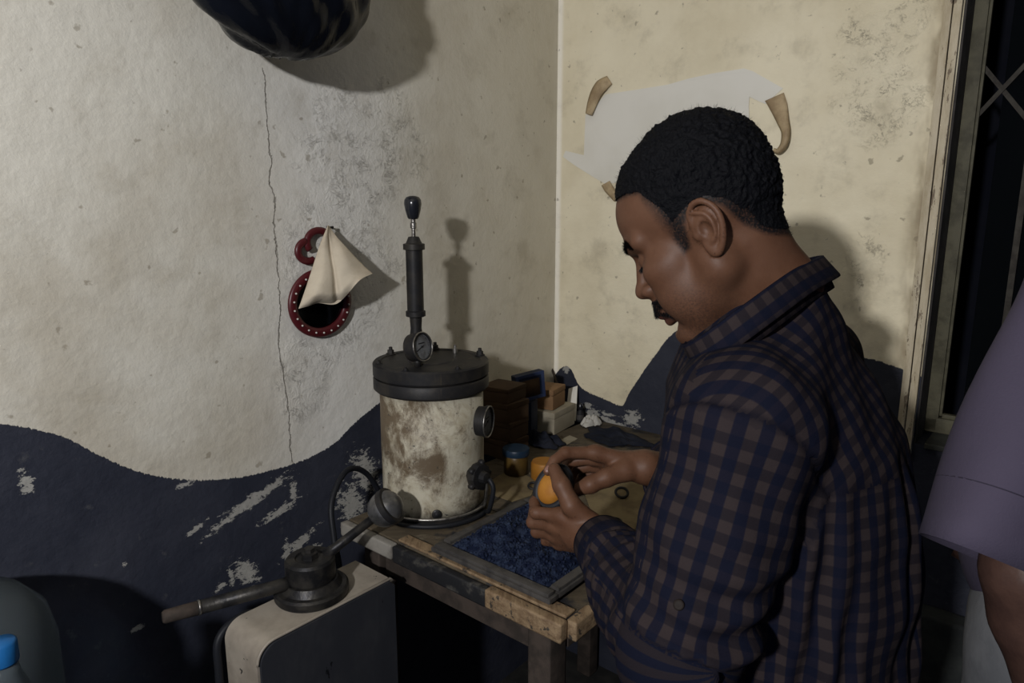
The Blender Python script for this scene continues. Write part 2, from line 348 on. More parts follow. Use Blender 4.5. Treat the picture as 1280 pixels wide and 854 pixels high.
def dim(name, k):
    for nd in M[name].node_tree.nodes:
        ins = [nd.inputs[6], nd.inputs[7]] if nd.type == 'MIX' else [nd.inputs['Base Color']] if nd.type == 'BSDF_PRINCIPLED' else []
        for i in ins:
            if not i.is_linked: c = i.default_value; i.default_value = (c[0]*k, c[1]*k, c[2]*k, 1)
mats()
for nm, k in dict(skin=.44, nail=.5, table=.42, batten=.65, cab_cream=.6, cab_side=.45, enamel=.74, tan_box=.5, cream_box=.6, kraft=.22, blue_box=.5, orange=.5, amber=.42, teal=.5, scrap=.5,
                  purple=.30, pale_cloth=.4, casing=.8, olive_wood=.5, sill=.6, plinth=.45, rag=.4, granule=.36, tissue=.65, hair=.45, strand=.5, white_chip_wood=.6, red=.33, iron=.35, cloth=.85, bottle=.5, gingham=.74, black_iron=.5, dark_steel=.55, pearl=.7, dark_paint_wood=.6, floor=.3, paper=.82, blue_cap=.55, dial=1.5).items(): dim(nm, k)

# ------------------------------------------------------------------ object helpers
def origin_of(o):
    p = np.zeros(3)
    while o is not None: p = p + np.array(o.location); o = o.parent
    return p
def mesh_data(name, v, f, mat, smooth=True):
    me = bpy.data.meshes.new(name)
    me.from_pydata([tuple(map(float, p)) for p in v], [], [tuple(int(i) for i in q) for q in f]) if not isinstance(f, np.ndarray) else fast_mesh(me, v, f)
    me.validate(); me.update()
    if not isinstance(f, np.ndarray):
        bm = bmesh.new(); bm.from_mesh(me); bmesh.ops.recalc_face_normals(bm, faces=bm.faces[:]); bm.to_mesh(me); bm.free()
    if smooth: me.polygons.foreach_set('use_smooth', [True]*len(me.polygons))
    if mat: me.materials.append(M[mat] if isinstance(mat, str) else mat)
    return me
def fast_mesh(me, v, f):
    n, k = f.shape
    me.vertices.add(len(v)); me.vertices.foreach_set('co', np.asarray(v, np.float32).ravel())
    me.loops.add(n*k); me.loops.foreach_set('vertex_index', f.astype(np.int32).ravel())
    me.polygons.add(n); me.polygons.foreach_set('loop_start', np.arange(0, n*k, k, dtype=np.int32))
    me.polygons.foreach_set('loop_total', np.full(n, k, np.int32))
    me.update(calc_edges=True)
def obj(name, vf, mat, parent=None, smooth=True, origin=None, auto=None):
    """world-space geometry (verts, faces) -> one mesh object"""
    v, f = vf; v = np.asarray(v, float)
    if parent is not None: org = origin_of(parent)
    else: org = np.array(origin, float) if origin is not None else np.array([*(v.min(0)+v.max(0))[:2]/2, v[:, 2].min()])
    me = mesh_data(name, v-org, f, mat, smooth)
    o = bpy.data.objects.new(name, me); COL.objects.link(o)
    if parent is not None: o.parent = parent
    else: o.location = org
    if auto:
        md = o.modifiers.new('edge', 'EDGE_SPLIT'); md.split_angle = math.radians(auto)
    return o
def thing(name, label, cat, loc, group=None):
    o = bpy.data.objects.new(name, None); COL.objects.link(o); o.location = loc
    o.empty_display_size = 0.05
    return tag(o, label, cat, group)
def tag(o, label, cat, group=None):
    o['label'] = label; o['category'] = cat
    if group: o['group'] = group
    return o
def struct(o): o['kind'] = 'structure'; return o
def join(*parts):
    V, Fc, n = [], [], 0
    for v, f in parts:
        V.append(np.asarray(v, float)); Fc += [tuple(int(i)+n for i in q) for q in f]; n += len(v)
    return np.vstack(V), Fc
def frame(z, x=None):
    z = np.asarray(z, float); z = z/np.linalg.norm(z)
    x = np.array([1.0, 0, 0]) if x is None else np.asarray(x, float)
    if abs(x@z) > 0.95: x = np.array([0, 1.0, 0])
    x = x-(x@z)*z; x /= np.linalg.norm(x); return x, np.cross(z, x), z
def lathe(prof, org, axis=UP, seg=40, x=None, cap=True, arc=None):
    X, Y, Z = frame(axis, x); v, f = [], []; m = len(prof)
    for r, h in prof:
        for k in range(seg):
            a = 2*math.pi*k/seg; v.append(np.asarray(org)+X*r*math.cos(a)+Y*r*math.sin(a)+Z*h)
    for i in range(m-1):
        for k in range(seg):
            k2 = (k+1) % seg; f.append((i*seg+k, i*seg+k2, (i+1)*seg+k2, (i+1)*seg+k))
    if cap:
        f.append(tuple(range(seg-1, -1, -1))); f.append(tuple((m-1)*seg+k for k in range(seg)))
    return np.array(v), f
def spline(pts, n, closed=False):
    p = np.asarray(pts, float); m = len(p); out = []
    segs = m if closed else m-1
    for i in range(segs):
        g = lambda j: p[j % m] if closed else p[min(max(j, 0), m-1)]
        p0, p1, p2, p3 = g(i-1), g(i), g(i+1), g(i+2)
        for k in range(n):
            t = k/n
            out.append(0.5*((2*p1)+(-p0+p2)*t+(2*p0-5*p1+4*p2-p3)*t*t+(-p0+3*p1-3*p2+p3)*t**3))
    if not closed: out.append(p[-1])
    return np.array(out)
def tube(pts, r, seg=10, closed=False, cap=True, flat=1.0, nrm=None):
    pts = np.asarray(pts, float); n = len(pts); r = np.broadcast_to(np.asarray(r, float), (n,))
    v, f = [], []; ref = None
    for i in range(n):
        a = pts[(i-1) % n] if (closed or i > 0) else pts[i]; b = pts[(i+1) % n] if (closed or i < n-1) else pts[i]
        t = b-a; t = t/np.linalg.norm(t)
        if ref is None: ref = frame(t, nrm)[0] if nrm is not None else frame(t, UP if abs(t[2]) < 0.9 else None)[0]
        if nrm is not None: ref = np.asarray(nrm, float)
        x = ref-(ref@t)*t; x /= np.linalg.norm(x); ref = x; y = np.cross(t, x)
        for k in range(seg):
            an = 2*math.pi*k/seg; v.append(pts[i]+r[i]*(x*math.cos(an)*flat+y*math.sin(an)))
    m = n if closed else n-1
    for i in range(m):
        j = (i+1) % n
        for k in range(seg):
            k2 = (k+1) % seg; f.append((i*seg+k, i*seg+k2, j*seg+k2, j*seg+k))
    if cap and not closed:
        f.append(tuple(range(seg-1, -1, -1))); f.append(tuple((n-1)*seg+k for k in range(seg)))
    return np.array(v), f
def box(c, ax, half, bev=0.003, seg=2):
    """bevelled box: centre, three axes, half sizes"""
    bm = bmesh.new(); bmesh.ops.create_cube(bm, size=2.0)
    for vv in bm.verts: vv.co = Vector((vv.co.x*half[0], vv.co.y*half[1], vv.co.z*half[2]))
    if bev > 0: bmesh.ops.bevel(bm, geom=bm.edges[:], offset=min(bev, min(half)*0.8), segments=seg, profile=0.7, affect='EDGES')
    bm.verts.index_update()
    A = np.array(ax, float); v = np.array([np.asarray(c)+A.T@np.array(p.co) for p in bm.verts])
    f = [tuple(q.index for q in fc.verts) for fc in bm.faces]; bm.free()
    if np.linalg.det(A) < 0: f = [q[::-1] for q in f]
    return v, f
def wbox(s0, s1, q0, q1, z0, z1, bev=0.003):
    return box(W((s0+s1)/2, (q0+q1)/2, (z0+z1)/2), (WR, WL, UP), (abs(s1-s0)/2, abs(q1-q0)/2, abs(z1-z0)/2), bev)
def slab(outline, nrm, th):
    """closed outline (world points) thickened along nrm"""
    o = np.asarray(outline, float); n = len(o); nrm = np.asarray(nrm, float)
    v = np.vstack([o, o+nrm*th]); f = [tuple(range(n-1, -1, -1)), tuple(range(n, 2*n))]
    f += [(i, (i+1) % n, n+(i+1) % n, n+i) for i in range(n)]
    return v, f
def grid(fn, nu, nv):
    v = [fn(i/(nu-1), j/(nv-1)) for j in range(nv) for i in range(nu)]
    f = [(j*nu+i, j*nu+i+1, (j+1)*nu+i+1, (j+1)*nu+i) for j in range(nv-1) for i in range(nu-1)]
    return np.array(v), f
def solid(o, th, off=-1):
    md = o.modifiers.new('thickness', 'SOLIDIFY'); md.thickness = th; md.offset = off; return o

# ------------------------------------------------------------------ smooth bodies from distance fields
class Field:
    def __init__(s, xs, ys, zs):
        s.ax = [np.asarray(a, np.float32) for a in (xs, ys, zs)]
        s.D = np.full([len(a) for a in s.ax], 0.5, np.float32)
    def sub(s, lo, hi):
        sl = []
        for a, l, h in zip(s.ax, lo, hi):
            i = max(np.searchsorted(a, l)-1, 0); j = min(np.searchsorted(a, h)+1, len(a)); sl.append(slice(i, j))
        if any(q.stop-q.start < 1 for q in sl): return None, None
        return tuple(sl), np.meshgrid(*[a[q] for a, q in zip(s.ax, sl)], indexing='ij', sparse=True)
    def put(s, fn, lo, hi, k, cut=False):
        sl, g = s.sub(np.asarray(lo)-k-0.012, np.asarray(hi)+k+0.012)
        if sl is None: return
        d = fn(*g).astype(np.float32); D = s.D[sl]
        if cut:
            d = -d; h = np.clip(0.5-0.5*(d-D)/k, 0, 1); s.D[sl] = d*(1-h)+D*h+k*h*(1-h)
        else:
            h = np.clip(0.5+0.5*(d-D)/k, 0, 1); s.D[sl] = d+(D-d)*h-k*h*(1-h)
    def cone(s, a, b, ra, rb=None, k=0.01, cut=False):
        a = np.asarray(a, float); b = np.asarray(b, float); rb = ra if rb is None else rb; ab = b-a; L = max(ab@ab, 1e-12)
        def fn(X, Y, Z):
            t = np.clip(((X-a[0])*ab[0]+(Y-a[1])*ab[1]+(Z-a[2])*ab[2])/L, 0, 1)
            return np.sqrt((X-a[0]-t*ab[0])**2+(Y-a[1]-t*ab[1])**2+(Z-a[2]-t*ab[2])**2)-(ra+(rb-ra)*t)
        r = max(ra, rb); s.put(fn, np.minimum(a, b)-r, np.maximum(a, b)+r, k, cut)
    def chain(s, pts, rs, k=0.01, **kw):
        for i in range(len(pts)-1): s.cone(pts[i], pts[i+1], rs[i], rs[i+1], k, **kw)
    def ell(s, c, r, R=np.eye(3), k=0.01, cut=False):
        c = np.asarray(c, float); r = np.asarray(r, float)
        def fn(X, Y, Z):
            X, Y, Z = X-c[0], Y-c[1], Z-c[2]
            q = [R[i, 0]*X+R[i, 1]*Y+R[i, 2]*Z for i in range(3)]
            k0 = np.sqrt(sum((q[i]/r[i])**2 for i in range(3)))+1e-9; k1 = np.sqrt(sum((q[i]/r[i]**2)**2 for i in range(3)))+1e-9
            return k0*(k0-1)/k1
        e = np.sqrt(((R*r[:, None])**2).sum(0)); s.put(fn, c-e, c+e, k, cut)
    def mesh(s, smooth=1):
        D = s.D; xs, ys, zs = s.ax; S = D < 0
        c = np.zeros([n-1 for n in D.shape], np.uint8)
        for a in (0, 1):
            for b in (0, 1):
                for d in (0, 1): c += S[a:S.shape[0]-1+a, b:S.shape[1]-1+b, d:S.shape[2]-1+d]
        idx = np.argwhere((c > 0) & (c < 8)); i, j, k = idx.T
        vid = np.full(c.shape, -1, np.int32); vid[i, j, k] = np.arange(len(idx))
        acc = np.zeros((len(idx), 3)); cnt = np.zeros(len(idx))
        cs = [(a, b, d) for a in (0, 1) for b in (0, 1) for d in (0, 1)]
        for p in cs:
            for ax in range(3):
                if p[ax]: continue
                q = list(p); q[ax] = 1
                da = D[i+p[0], j+p[1], k+p[2]]; db = D[i+q[0], j+q[1], k+q[2]]; m = (da < 0) != (db < 0)
                t = np.where(m, da/np.where(m, da-db, 1), 0)
                for e in range(3): acc[:, e] += np.where(m, p[e]+(t if e == ax else 0), 0)
                cnt += m
        fr = acc/cnt[:, None]
        V = np.stack([A[q]+fr[:, e]*(A[q+1]-A[q]) for e, (A, q) in enumerate(((xs, i), (ys, j), (zs, k)))], 1)
        Q = []
        for ax in range(3):
            o1, o2 = [(1, 2), (2, 0), (0, 1)][ax]
            A = [slice(1, -1)]*3; A[ax] = slice(0, -1); B = [slice(1, -1)]*3; B[ax] = slice(1, None)
            E = np.argwhere(S[tuple(A)] != S[tuple(B)])
            E += [0 if e == ax else 1 for e in range(3)]
            ins = S[E[:, 0], E[:, 1], E[:, 2]]
            def cell(d1, d2):
                P = E.copy(); P[:, o1] -= d1; P[:, o2] -= d2; return vid[P[:, 0], P[:, 1], P[:, 2]]
            q = np.stack([cell(1, 1), cell(0, 1), cell(0, 0), cell(1, 0)], 1); q[~ins] = q[~ins][:, ::-1]; Q.append(q)
        Q = np.vstack(Q); Q = Q[(Q >= 0).all(1)]
        if np.einsum('ij,ij->', V[Q[:, 0]]-V.mean(0), np.cross(V[Q[:, 1]]-V[Q[:, 0]], V[Q[:, 2]]-V[Q[:, 0]])) < 0: Q = Q[:, ::-1].copy(); print('FLIP')
        for _ in range(smooth): V = relax(V, Q, 0.5)
        return V, Q
def relax(V, Q, w):
    acc = np.zeros_like(V); cnt = np.zeros(len(V))
    for a, b in ((0, 1), (1, 2), (2, 3), (3, 0)):
        for p, q in ((a, b), (b, a)):
            for e in range(3): acc[:, e] += np.bincount(Q[:, p], V[Q[:, q], e], len(V))
            cnt += np.bincount(Q[:, p], minlength=len(V))
    return V*(1-w)+w*acc/np.maximum(cnt, 1)[:, None]
def vnormals(V, Q):
    n = np.cross(V[Q[:, 2]]-V[Q[:, 0]], V[Q[:, 3]]-V[Q[:, 1]]); N = np.zeros_like(V)
    for c in range(4):
        for e in range(3): N[:, e] += np.bincount(Q[:, c], n[:, e], len(V))
    return N/np.maximum(np.linalg.norm(N, axis=1), 1e-12)[:, None]
def axis_steps(lo, hi, coarse, fine):
    """coordinates from lo to hi, with finer steps inside the listed (a, b, h) spans"""
    x = lo; out = [lo]
    while x < hi:
        h = coarse
        for a, b, hh in fine:
            if a-hh*2 <= x < b: h = min(h, hh)
            elif x < a: h = min(h, max(hh, (a-x)*0.5))
        x += h; out.append(x)
    return np.array(out)
def keep(V, Q, mask):
    """faces whose vertices all pass mask"""
    q = Q[mask[Q].all(1)]; u, inv = np.unique(q, return_inverse=True); return V[u], inv.reshape(q.shape), u

# ================================================================== THE ROOM
def wall_mesh(name, mat, s0, s1, z0, z1, left):
    """one flat wall panel with its own local x along the wall; origin at the corner foot"""
    th = 0.12; d = WL if left else WR; n = -WR if left else -WL
    me = bpy.data.meshes.new(name); v = []
    for off in (0, th):
        for (x, z) in ((s0, z0), (s1, z0), (s1, z1), (s0, z1)): v.append((x, off, z))
    f = [(0, 1, 2, 3), (7, 6, 5, 4), (0, 4, 5, 1), (1, 5, 6, 2), (2, 6, 7, 3), (3, 7, 4, 0)]
    me.from_pydata(v, [], f); me.materials.append(M[mat])
    bm = bmesh.new(); bm.from_mesh(me)
    o = bpy.data.objects.new(name, me); COL.objects.link(o)
    mw = Matrix(((d[0], n[0], 0, CN[0]), (d[1], n[1], 0, CN[1]), (0, 0, 1, 0), (0, 0, 0, 1)))
    o.matrix_world = mw
    if left: bm.free(); me.flip_normals(); return struct(o)
    bm.free(); return struct(o)
WS0, WS1, WZ0, WZ1 = 1.055, 2.05, 0.99, 2.62            # window opening in the right wall
wall_mesh('wall_left', 'wall_left', -0.02, 2.6, 0, 2.9, True)
wall_mesh('wall_right', 'wall_right', -0.02, WS0, 0, 2.9, False)
o = wall_mesh('wall_right', 'wall_right', WS0, WS1, 0, WZ0, False)
wall_mesh('wall_right', 'wall_right', WS0, WS1, WZ1, 2.9, False)
wall_mesh('wall_right', 'wall_right', WS1, 2.6, 0, 2.9, False)
struct(obj('floor', wbox(-0.1, 2.7, -0.1, 2.7, -0.1, 0, 0), 'floor', smooth=False))
struct(obj('ceiling', wbox(-0.1, 2.7, -0.1, 2.7, 2.9, 3.0, 0), 'ceiling', smooth=False))
# low rendered plinth under the window, with a beige board at its foot
pl = struct(obj('trim_1', wbox(0.98, 2.4, 0.002, 0.06, 0.0, 0.60, 0.01), 'plinth'))
struct(obj('trim_2', wbox(1.00, 2.4, 0.06, 0.085, 0.0, 0.40, 0.004), 'beige_board'))
# window: casing, reveal, inner frame, sill board, glass and a grille
win = bpy.data.objects.new('window_1', None); COL.objects.link(win); win.location = W(1.5, 0, WZ0); struct(win)
obj('casing', join(wbox(1.020, 1.0355, 0.0, 0.020, 0.955, 2.72, 0.003), wbox(1.037, 1.0535, 0.0, 0.018, 0.955, 2.70, 0.004),
                   wbox(1.020, 2.10, 0.0, 0.020, 2.64, 2.72, 0.004), wbox(2.04, 2.10, 0.0, 0.020, 0.955, 2.72, 0.004)), 'casing', win, auto=30)
obj('reveal', join(wbox(1.0555, 1.0595, -0.12, -0.001, WZ0, WZ1, 0), wbox(2.045, 2.05, -0.12, -0.002, WZ0, WZ1, 0)), 'dark_gap', win, smooth=False)
obj('window_frame', join(wbox(1.060, 1.087, -0.118, -0.092, WZ0+0.01, WZ1, 0.004), wbox(1.087, 1.093, -0.114, -0.098, WZ0+0.05, WZ1, 0.002), wbox(1.99, 2.045, -0.118, -0.092, WZ0+0.01, WZ1, 0.004),
                         wbox(1.060, 2.045, -0.118, -0.092, WZ0+0.008, WZ0+0.045, 0.004), wbox(1.093, 2.0, -0.114, -0.098, WZ0+0.045, WZ0+0.055, 0.002)), 'olive_wood', win, auto=30)
obj('sill_board', wbox(1.078, 2.048, -0.119, 0.012, WZ0-0.006, WZ0+0.008, 0.003), 'sill', win)
obj('pane', wbox(1.13, 2.0, -0.1215, -0.1185, WZ0+0.01, WZ1, 0), 'glass', win, smooth=False)
def bar(a, b, w, th):
    a = np.asarray(a); b = np.asarray(b); d = b-a; L = np.linalg.norm(d); d /= L
    return box((a+b)/2, (d, np.cross(-WL, d), WL), (L/2, w/2, th/2), 0)
gz0, gz1 = WZ0+0.05, WZ1
for k in range(7):                                       # folding grille: uprights and crossed flat bars
    s = 1.192+k*0.13
    obj('grille_bar', bar(W(s, -0.099, gz0), W(s, -0.099, gz1), 0.012, 0.010), 'iron', win, smooth=False)
for k in range(6):
    s = 1.0635+k*0.13
    for j in (1, 2):
        zz = 1.79+(j-1)*0.62-0.105
        obj('grille_cross_bar', bar(W(s, -0.108, zz+0.02), W(s+0.13, -0.108, zz+0.19), 0.0095, 0.005), 'iron', win, smooth=False)
        obj('grille_cross_bar', bar(W(s, -0.114, zz+0.19), W(s+0.13, -0.114, zz+0.02), 0.0095, 0.005), 'iron', win, smooth=False)
struct(obj('night_backdrop_box', join(wbox(0.6, 2.7, -0.66, -0.62, 0.5, 3.2, 0), wbox(0.60, 0.64, -0.62, -0.125, 0.5, 3.2, 0), wbox(2.64, 2.70, -0.62, -0.125, 0.5, 3.2, 0),
                                  wbox(0.6, 2.7, -0.66, -0.125, 0.5, 0.55, 0), wbox(0.6, 2.7, -0.66, -0.125, 3.15, 3.2, 0)), 'backdrop', smooth=False))  # added dark box that keeps the blue world out of the window opening

# the bulb that lights the room hangs behind the camera
lb = np.array(lamp.location)
b_ = thing('hanging_bulb', 'small bare light bulb on a black ceiling cord', 'lamp', (lb[0], lb[1], 2.9))
obj('cord', tube([(lb[0], lb[1], 2.9), (lb[0], lb[1], lb[2]+0.12)], 0.003, 6), 'rubber', b_)
obj('socket', lathe([(0.008, 0.125), (0.018, 0.115), (0.019, 0.06), (0.016, 0.055)], lb, seg=20), 'socket', b_)

# ================================================================== WORKBENCH
TS0, TS1, TQ0, TQ1 = 0.155, 0.735, 0.004, 0.955
tb = thing('workbench', 'dirty wooden workbench with chipped edges standing in the room corner', 'table', W(0.4, 0.5, 0))
planks = [0.004, 0.24, 0.50, 0.72, 0.955]
for a, b in zip(planks[:-1], planks[1:]):
    obj('plank', wbox(TS0, TS1-0.001, a+0.0012, b-0.0012, TZ-0.024, TZ, 0.002), 'table', tb)
sm = rc(0, 0)
def s_at(x, y): p = onz(x, y, TZ)-CN; return float(p@WR)
sb0 = s_at(497, 678); sb1 = s_at(606, 737)
obj('edge_batten', wbox(TS0-0.004, sb0, TQ1+0.001, TQ1+0.02, TZ-0.032, TZ-0.001, 0.004), 'white_chip_wood', tb)['label'] = 'bare whitish end of the front edge'
obj('edge_batten', wbox(sb0+0.002, sb1, TQ1+0.001, TQ1+0.018, TZ-0.036, TZ-0.002, 0.004), 'dark_paint_wood', tb)['label'] = 'dark painted stretch of the front edge'
obj('edge_batten', wbox(sb1+0.003, TS1+0.004, TQ1+0.001, TQ1+0.022, TZ-0.032, TZ+0.003, 0.004), 'batten', tb)['label'] = 'raw chipped wooden stretch of the front edge'
obj('side_batten', wbox(TS1, TS1+0.02, TQ0, TQ1+0.001, TZ-0.032, TZ+0.002, 0.004), 'batten', tb)
obj('top_batten', wbox(sb0, TS1-0.002, TQ1-0.028, TQ1-0.001, TZ+0.0005, TZ+0.006, 0.002), 'batten', tb)
for s, q in ((0.19, 0.05), (0.68, 0.05), (0.19, 0.90), (0.655, 0.90)):
    obj('leg', wbox(s-0.025, s+0.025, q-0.025, q+0.025, 0, TZ-0.024, 0.004), 'leg_wood', tb)
obj('apron', join(wbox(0.225, 0.625, 0.895, 0.915, TZ-0.12, TZ-0.026, 0.002), wbox(0.66, 0.68, 0.08, 0.87, TZ-0.12, TZ-0.026, 0.002)), 'leg_wood', tb, smooth=False)

# tray of dark blue granules near the front edge
def sq(x, y, z=TZ): p = onz(x, y, z)-CN; return float(p@WR), float(p@WL)
ta = sq(545, 682, TZ+0.02); tbp = sq(681, 757, TZ+0.02)
t0s, t1s = ta[0]+0.0, tbp[0]; t1q = (ta[1]+tbp[1])/2; t0q = t1q-0.30
TB = TZ+0.0066
tr = thing('tray', 'shallow grey framed tray heaped with dark blue granules at the bench front', 'tray', W((t0s+t1s)/2, (t0q+t1q)/2, TB+0.0005))
obj('tray_base', wbox(t0s+0.01, t1s-0.01, t0q+0.01, t1q-0.01, TB+0.001, TB+0.006, 0), 'dark_steel', tr, smooth=False)
def rail(s0, s1, q0, q1): return join(wbox(s0, s1, q0, q1, TB+0.0065, TB+0.016, 0.003), wbox(s0+(0.006 if s1-s0 > 0.05 else 0.004), s1-(0.006 if s1-s0 > 0.05 else 0.004), q0+0.004, q1-0.004, TB+0.014, TB+0.022, 0.003))
M['tray_wood'] = worn('grey_tray_moulding', (0.060, 0.056, 0.052), (0.034, 0.032, 0.031), 30, 0.6, bump=0.3)
obj('rail', rail(t0s, t1s, t1q-0.026, t1q), 'tray_wood', tr, auto=30); obj('rail', rail(t0s, t1s, t0q, t0q+0.026), 'tray_wood', tr, auto=30)
obj('rail', rail(t0s, t0s+0.026, t0q+0.027, t1q-0.027), 'tray_wood', tr, auto=30); obj('rail', rail(t1s-0.026, t1s, t0q+0.027, t1q-0.027), 'tray_wood', tr, auto=30)
def heap_h(u, v):
    e = min(u, 1-u, v, 1-v)
    return 0.010+0.030*min(1, e*4)**0.7+0.006*math.sin(u*9+v*4)*math.sin(v*7)+0.004*math.sin(u*23)*math.cos(v*19)
hs0, hs1, hq0, hq1 = t0s+0.024, t1s-0.024, t0q+0.022, t1q-0.024
hv, hf = grid(lambda u, v: W(hs0+(hs1-hs0)*u, hq0+(hq1-hq0)*v, TB+heap_h(u, v)+0.003*random.random()), 60, 50)
gv, gf = [hv], list(hf); n0 = len(hv)
ico = bmesh.new(); bmesh.ops.create_icosphere(ico, subdivisions=1, radius=1.0); iv = np.array([p.co for p in ico.verts]); iff = [tuple(p.index for p in q.verts) for q in ico.faces]; ico.free()
for k in range(2600):
    u, v = random.random(), random.random(); r = 0.0016+0.0034*random.random()**2
    p = W(hs0+(hs1-hs0)*u, hq0+(hq1-hq0)*v, TB+heap_h(u, v)+0.002)
    sc = RNG.uniform(0.5, 1.2, 3)*r; gv.append(p+iv*sc); gf += [tuple(i+n0 for i in q) for q in iff]; n0 += len(iv)
hp = obj('granules', (np.vstack(gv), gf), 'granule', tr); hp['kind'] = 'stuff'; hp['label'] = 'heap of dark blue granules'

# ================================================================== PRESSURE VESSEL
PC = onz(543, 630, TZ); PC[2] = TZ
def zy(y, Y): d = ray(640, y); return EYE[2]+Y/d[1]*d[2]
pv = thing('pressure_vessel', 'stained cream pressure pot with black iron lid, gauges and upright pump', 'pressure vessel', PC+UP*0.002)
rb = 0.1135; zl0 = zy(489, PC[1]-rb)-TZ; ztop = zy(449, PC[1])-TZ
zl0 = ztop-0.062
obj('body', lathe([(rb-0.004, 0.014), (rb, 0.018), (rb, 0.05), (rb+0.0006, 0.15), (rb, zl0)], PC, seg=72), 'enamel', pv)
obj('base_ring', lathe([(rb+0.002, 0.002), (rb+0.008, 0.004), (rb+0.008, 0.012), (rb-0.001, 0.0155)], PC, seg=72), 'black_iron', pv, auto=40)
rl = 0.1265
obj('flange', lathe([(rb+0.001, zl0+0.0004), (rl-0.004, zl0+0.0008), (rl, zl0+0.005), (rl, zl0+0.026), (rl-0.002, zl0+0.029)], PC, seg=72), 'black_iron', pv, auto=40)
obj('lid', lathe([(rl-0.006, zl0+0.0295), (rl-0.005, zl0+0.032), (rl, zl0+0.034), (rl, zl0+0.058), (rl-0.003, ztop-0.0005), (rl-0.016, ztop), (rl-0.018, ztop-0.002), (0.05, ztop-0.002), (0.048, ztop), (0.002, ztop)], PC, seg=72), 'black_iron', pv, auto=40)
zT = TZ+ztop
def bolt(p, r=0.0075, h=0.017):
    hexp = lambda rr: [(rr, 0), (rr, 1)]
    return join(lathe([(r*1.5, 0), (r*1.5, 0.002)], p, seg=20), lathe([(r, 0.002), (r, h*0.55), (r*0.9, h*0.6)], p, seg=6), lathe([(r*0.55, h*0.6), (r*0.55, h*0.95), (r*0.4, h)], p, seg=12))
for px in ((480, 441), (606, 443), (545, 433)):
    p = onz(*px, zT); d = p-PC; d[2] = 0; d = d/np.linalg.norm(d)*(rl-0.012); obj('bolt', bolt(np.array([PC[0]+d[0], PC[1]+d[1], zT-0.001])), 'black_iron', pv, auto=30)
for ang in (250, 305, 200):
    a = math.radians(ang); obj('bolt', bolt(np.array([PC[0]+(rl-0.012)*math.cos(a), PC[1]+(rl-0.012)*math.sin(a), zT-0.001]), 0.005, 0.008), 'black_iron', pv, auto=30)
p = onz(569, 440, zT); obj('vent_stub', lathe([(0.006, -0.002), (0.006, 0.008), (0.0035, 0.009), (0.0035, 0.016), (0.002, 0.017)], p, seg=14), 'steel', pv, auto=40)
# pump
pp = onz(521, 441, zT); Yp = pp[1]
Z = lambda y: zy(y, Yp)-zT
def pr(w): return w/2/FPX*(Yp*C_-0.0)/0.985
pump = obj('pump', join(lathe([(pr(20), -0.001), (pr(18), Z(425)), (pr(14), Z(410)), (pr(16), Z(396)), (pr(16), Z(395.5))], pp, seg=28),
                        lathe([(pr(20), Z(396)), (pr(25), Z(395)), (pr(25), Z(389)), (pr(21), Z(388)), (pr(21), Z(313)), (pr(22), Z(312.5)), (pr(27), Z(312)), (pr(27), Z(305)), (pr(20), Z(304)), (pr(13), Z(296)), (pr(5), Z(295.5))], pp, seg=32)), 'black_iron', pv, auto=35)
obj('plunger_rod', lathe([(pr(5), Z(297)), (pr(5), Z(286)), (pr(8), Z(285)), (pr(8), Z(279)), (pr(6), Z(278)), (pr(6), Z(271))], pp, seg=16), 'steel', pump, auto=35)
obj('pump_knob', lathe([(pr(11), Z(274)), (pr(14), Z(272)), (pr(19), Z(263)), (pr(21.5), Z(255)), (pr(20.5), Z(250)), (pr(16), Z(246.6)), (pr(8), Z(245)), (0.0006, Z(244.7))], pp, seg=32), 'black_plastic', pump)
# gauges
def gauge(c, axis, r, depth, parent):
    axis = np.asarray(axis, float); axis /= np.linalg.norm(axis)
    g = obj('gauge', lathe([(r*0.6, -depth), (r*0.95, -depth+0.002), (r*0.97, -0.006), (r*1.04, -0.005), (r*1.04, 0.0), (r*0.98, 0.002), (r*0.90, 0.002), (r*0.885, -0.002)], c, axis, 48), 'black_iron', parent, auto=35)
    obj('bezel', tube([c+axis*0.0015+r*0.985*(frame(axis)[0]*math.cos(t)+frame(axis)[1]*math.sin(t)) for t in np.linspace(0, 2*math.pi, 48, endpoint=False)], r*0.055, 8, closed=True), 'steel', g)
    obj('dial', lathe([(r*0.88, -0.003), (r*0.88, -0.0016)], c, axis, 40), 'dial', g, smooth=False)
    X = np.cross(UP, axis); X /= np.linalg.norm(X); Yv = np.cross(axis, X); tk = []
    for k in range(25):
        a = math.radians(225-270*k/24); d = X*math.cos(a)+Yv*math.sin(a); L = 0.10 if k % 4 == 0 else 0.05
        tk.append(box(c+axis*(-0.0012)+d*r*(0.80-L/2), (d, np.cross(axis, d), axis), (r*L/2, r*0.012, 0.0003), 0))
    a = math.radians(200); d = X*math.cos(a)+Yv*math.sin(a)
    tk.append(box(c+axis*(-0.0008)+d*r*0.22, (d, np.cross(axis, d), axis), (r*0.42, r*0.02, 0.0003), 0)); tk.append(lathe([(r*0.07, -0.0014), (r*0.07, 0.0)], c, axis, 12))
    tk.append(box(c+axis*(-0.0012)+Yv*r*0.25, (X, Yv, axis), (r*0.30, r*0.035, 0.0003), 0))
    obj('scale_marks', join(*tk), 'ink', g, smooth=False)
    return g
gp = onz(529, 458, zT); gc = at(525.5, 433, 1.0); gY = onz(528, 457, zT)[1]; gc = EYE+ray(528, 433.5)*((gY-0.004)/ray(528, 433.5)[1])
view = gc-EYE; view /= np.linalg.norm(view); rgt = np.cross(view, UP); rgt /= np.linalg.norm(rgt)
gax = -view*math.cos(math.radians(50))+rgt*math.sin(math.radians(50))+UP*0.06
g1 = gauge(gc, gax, 0.0305, 0.030, pv)
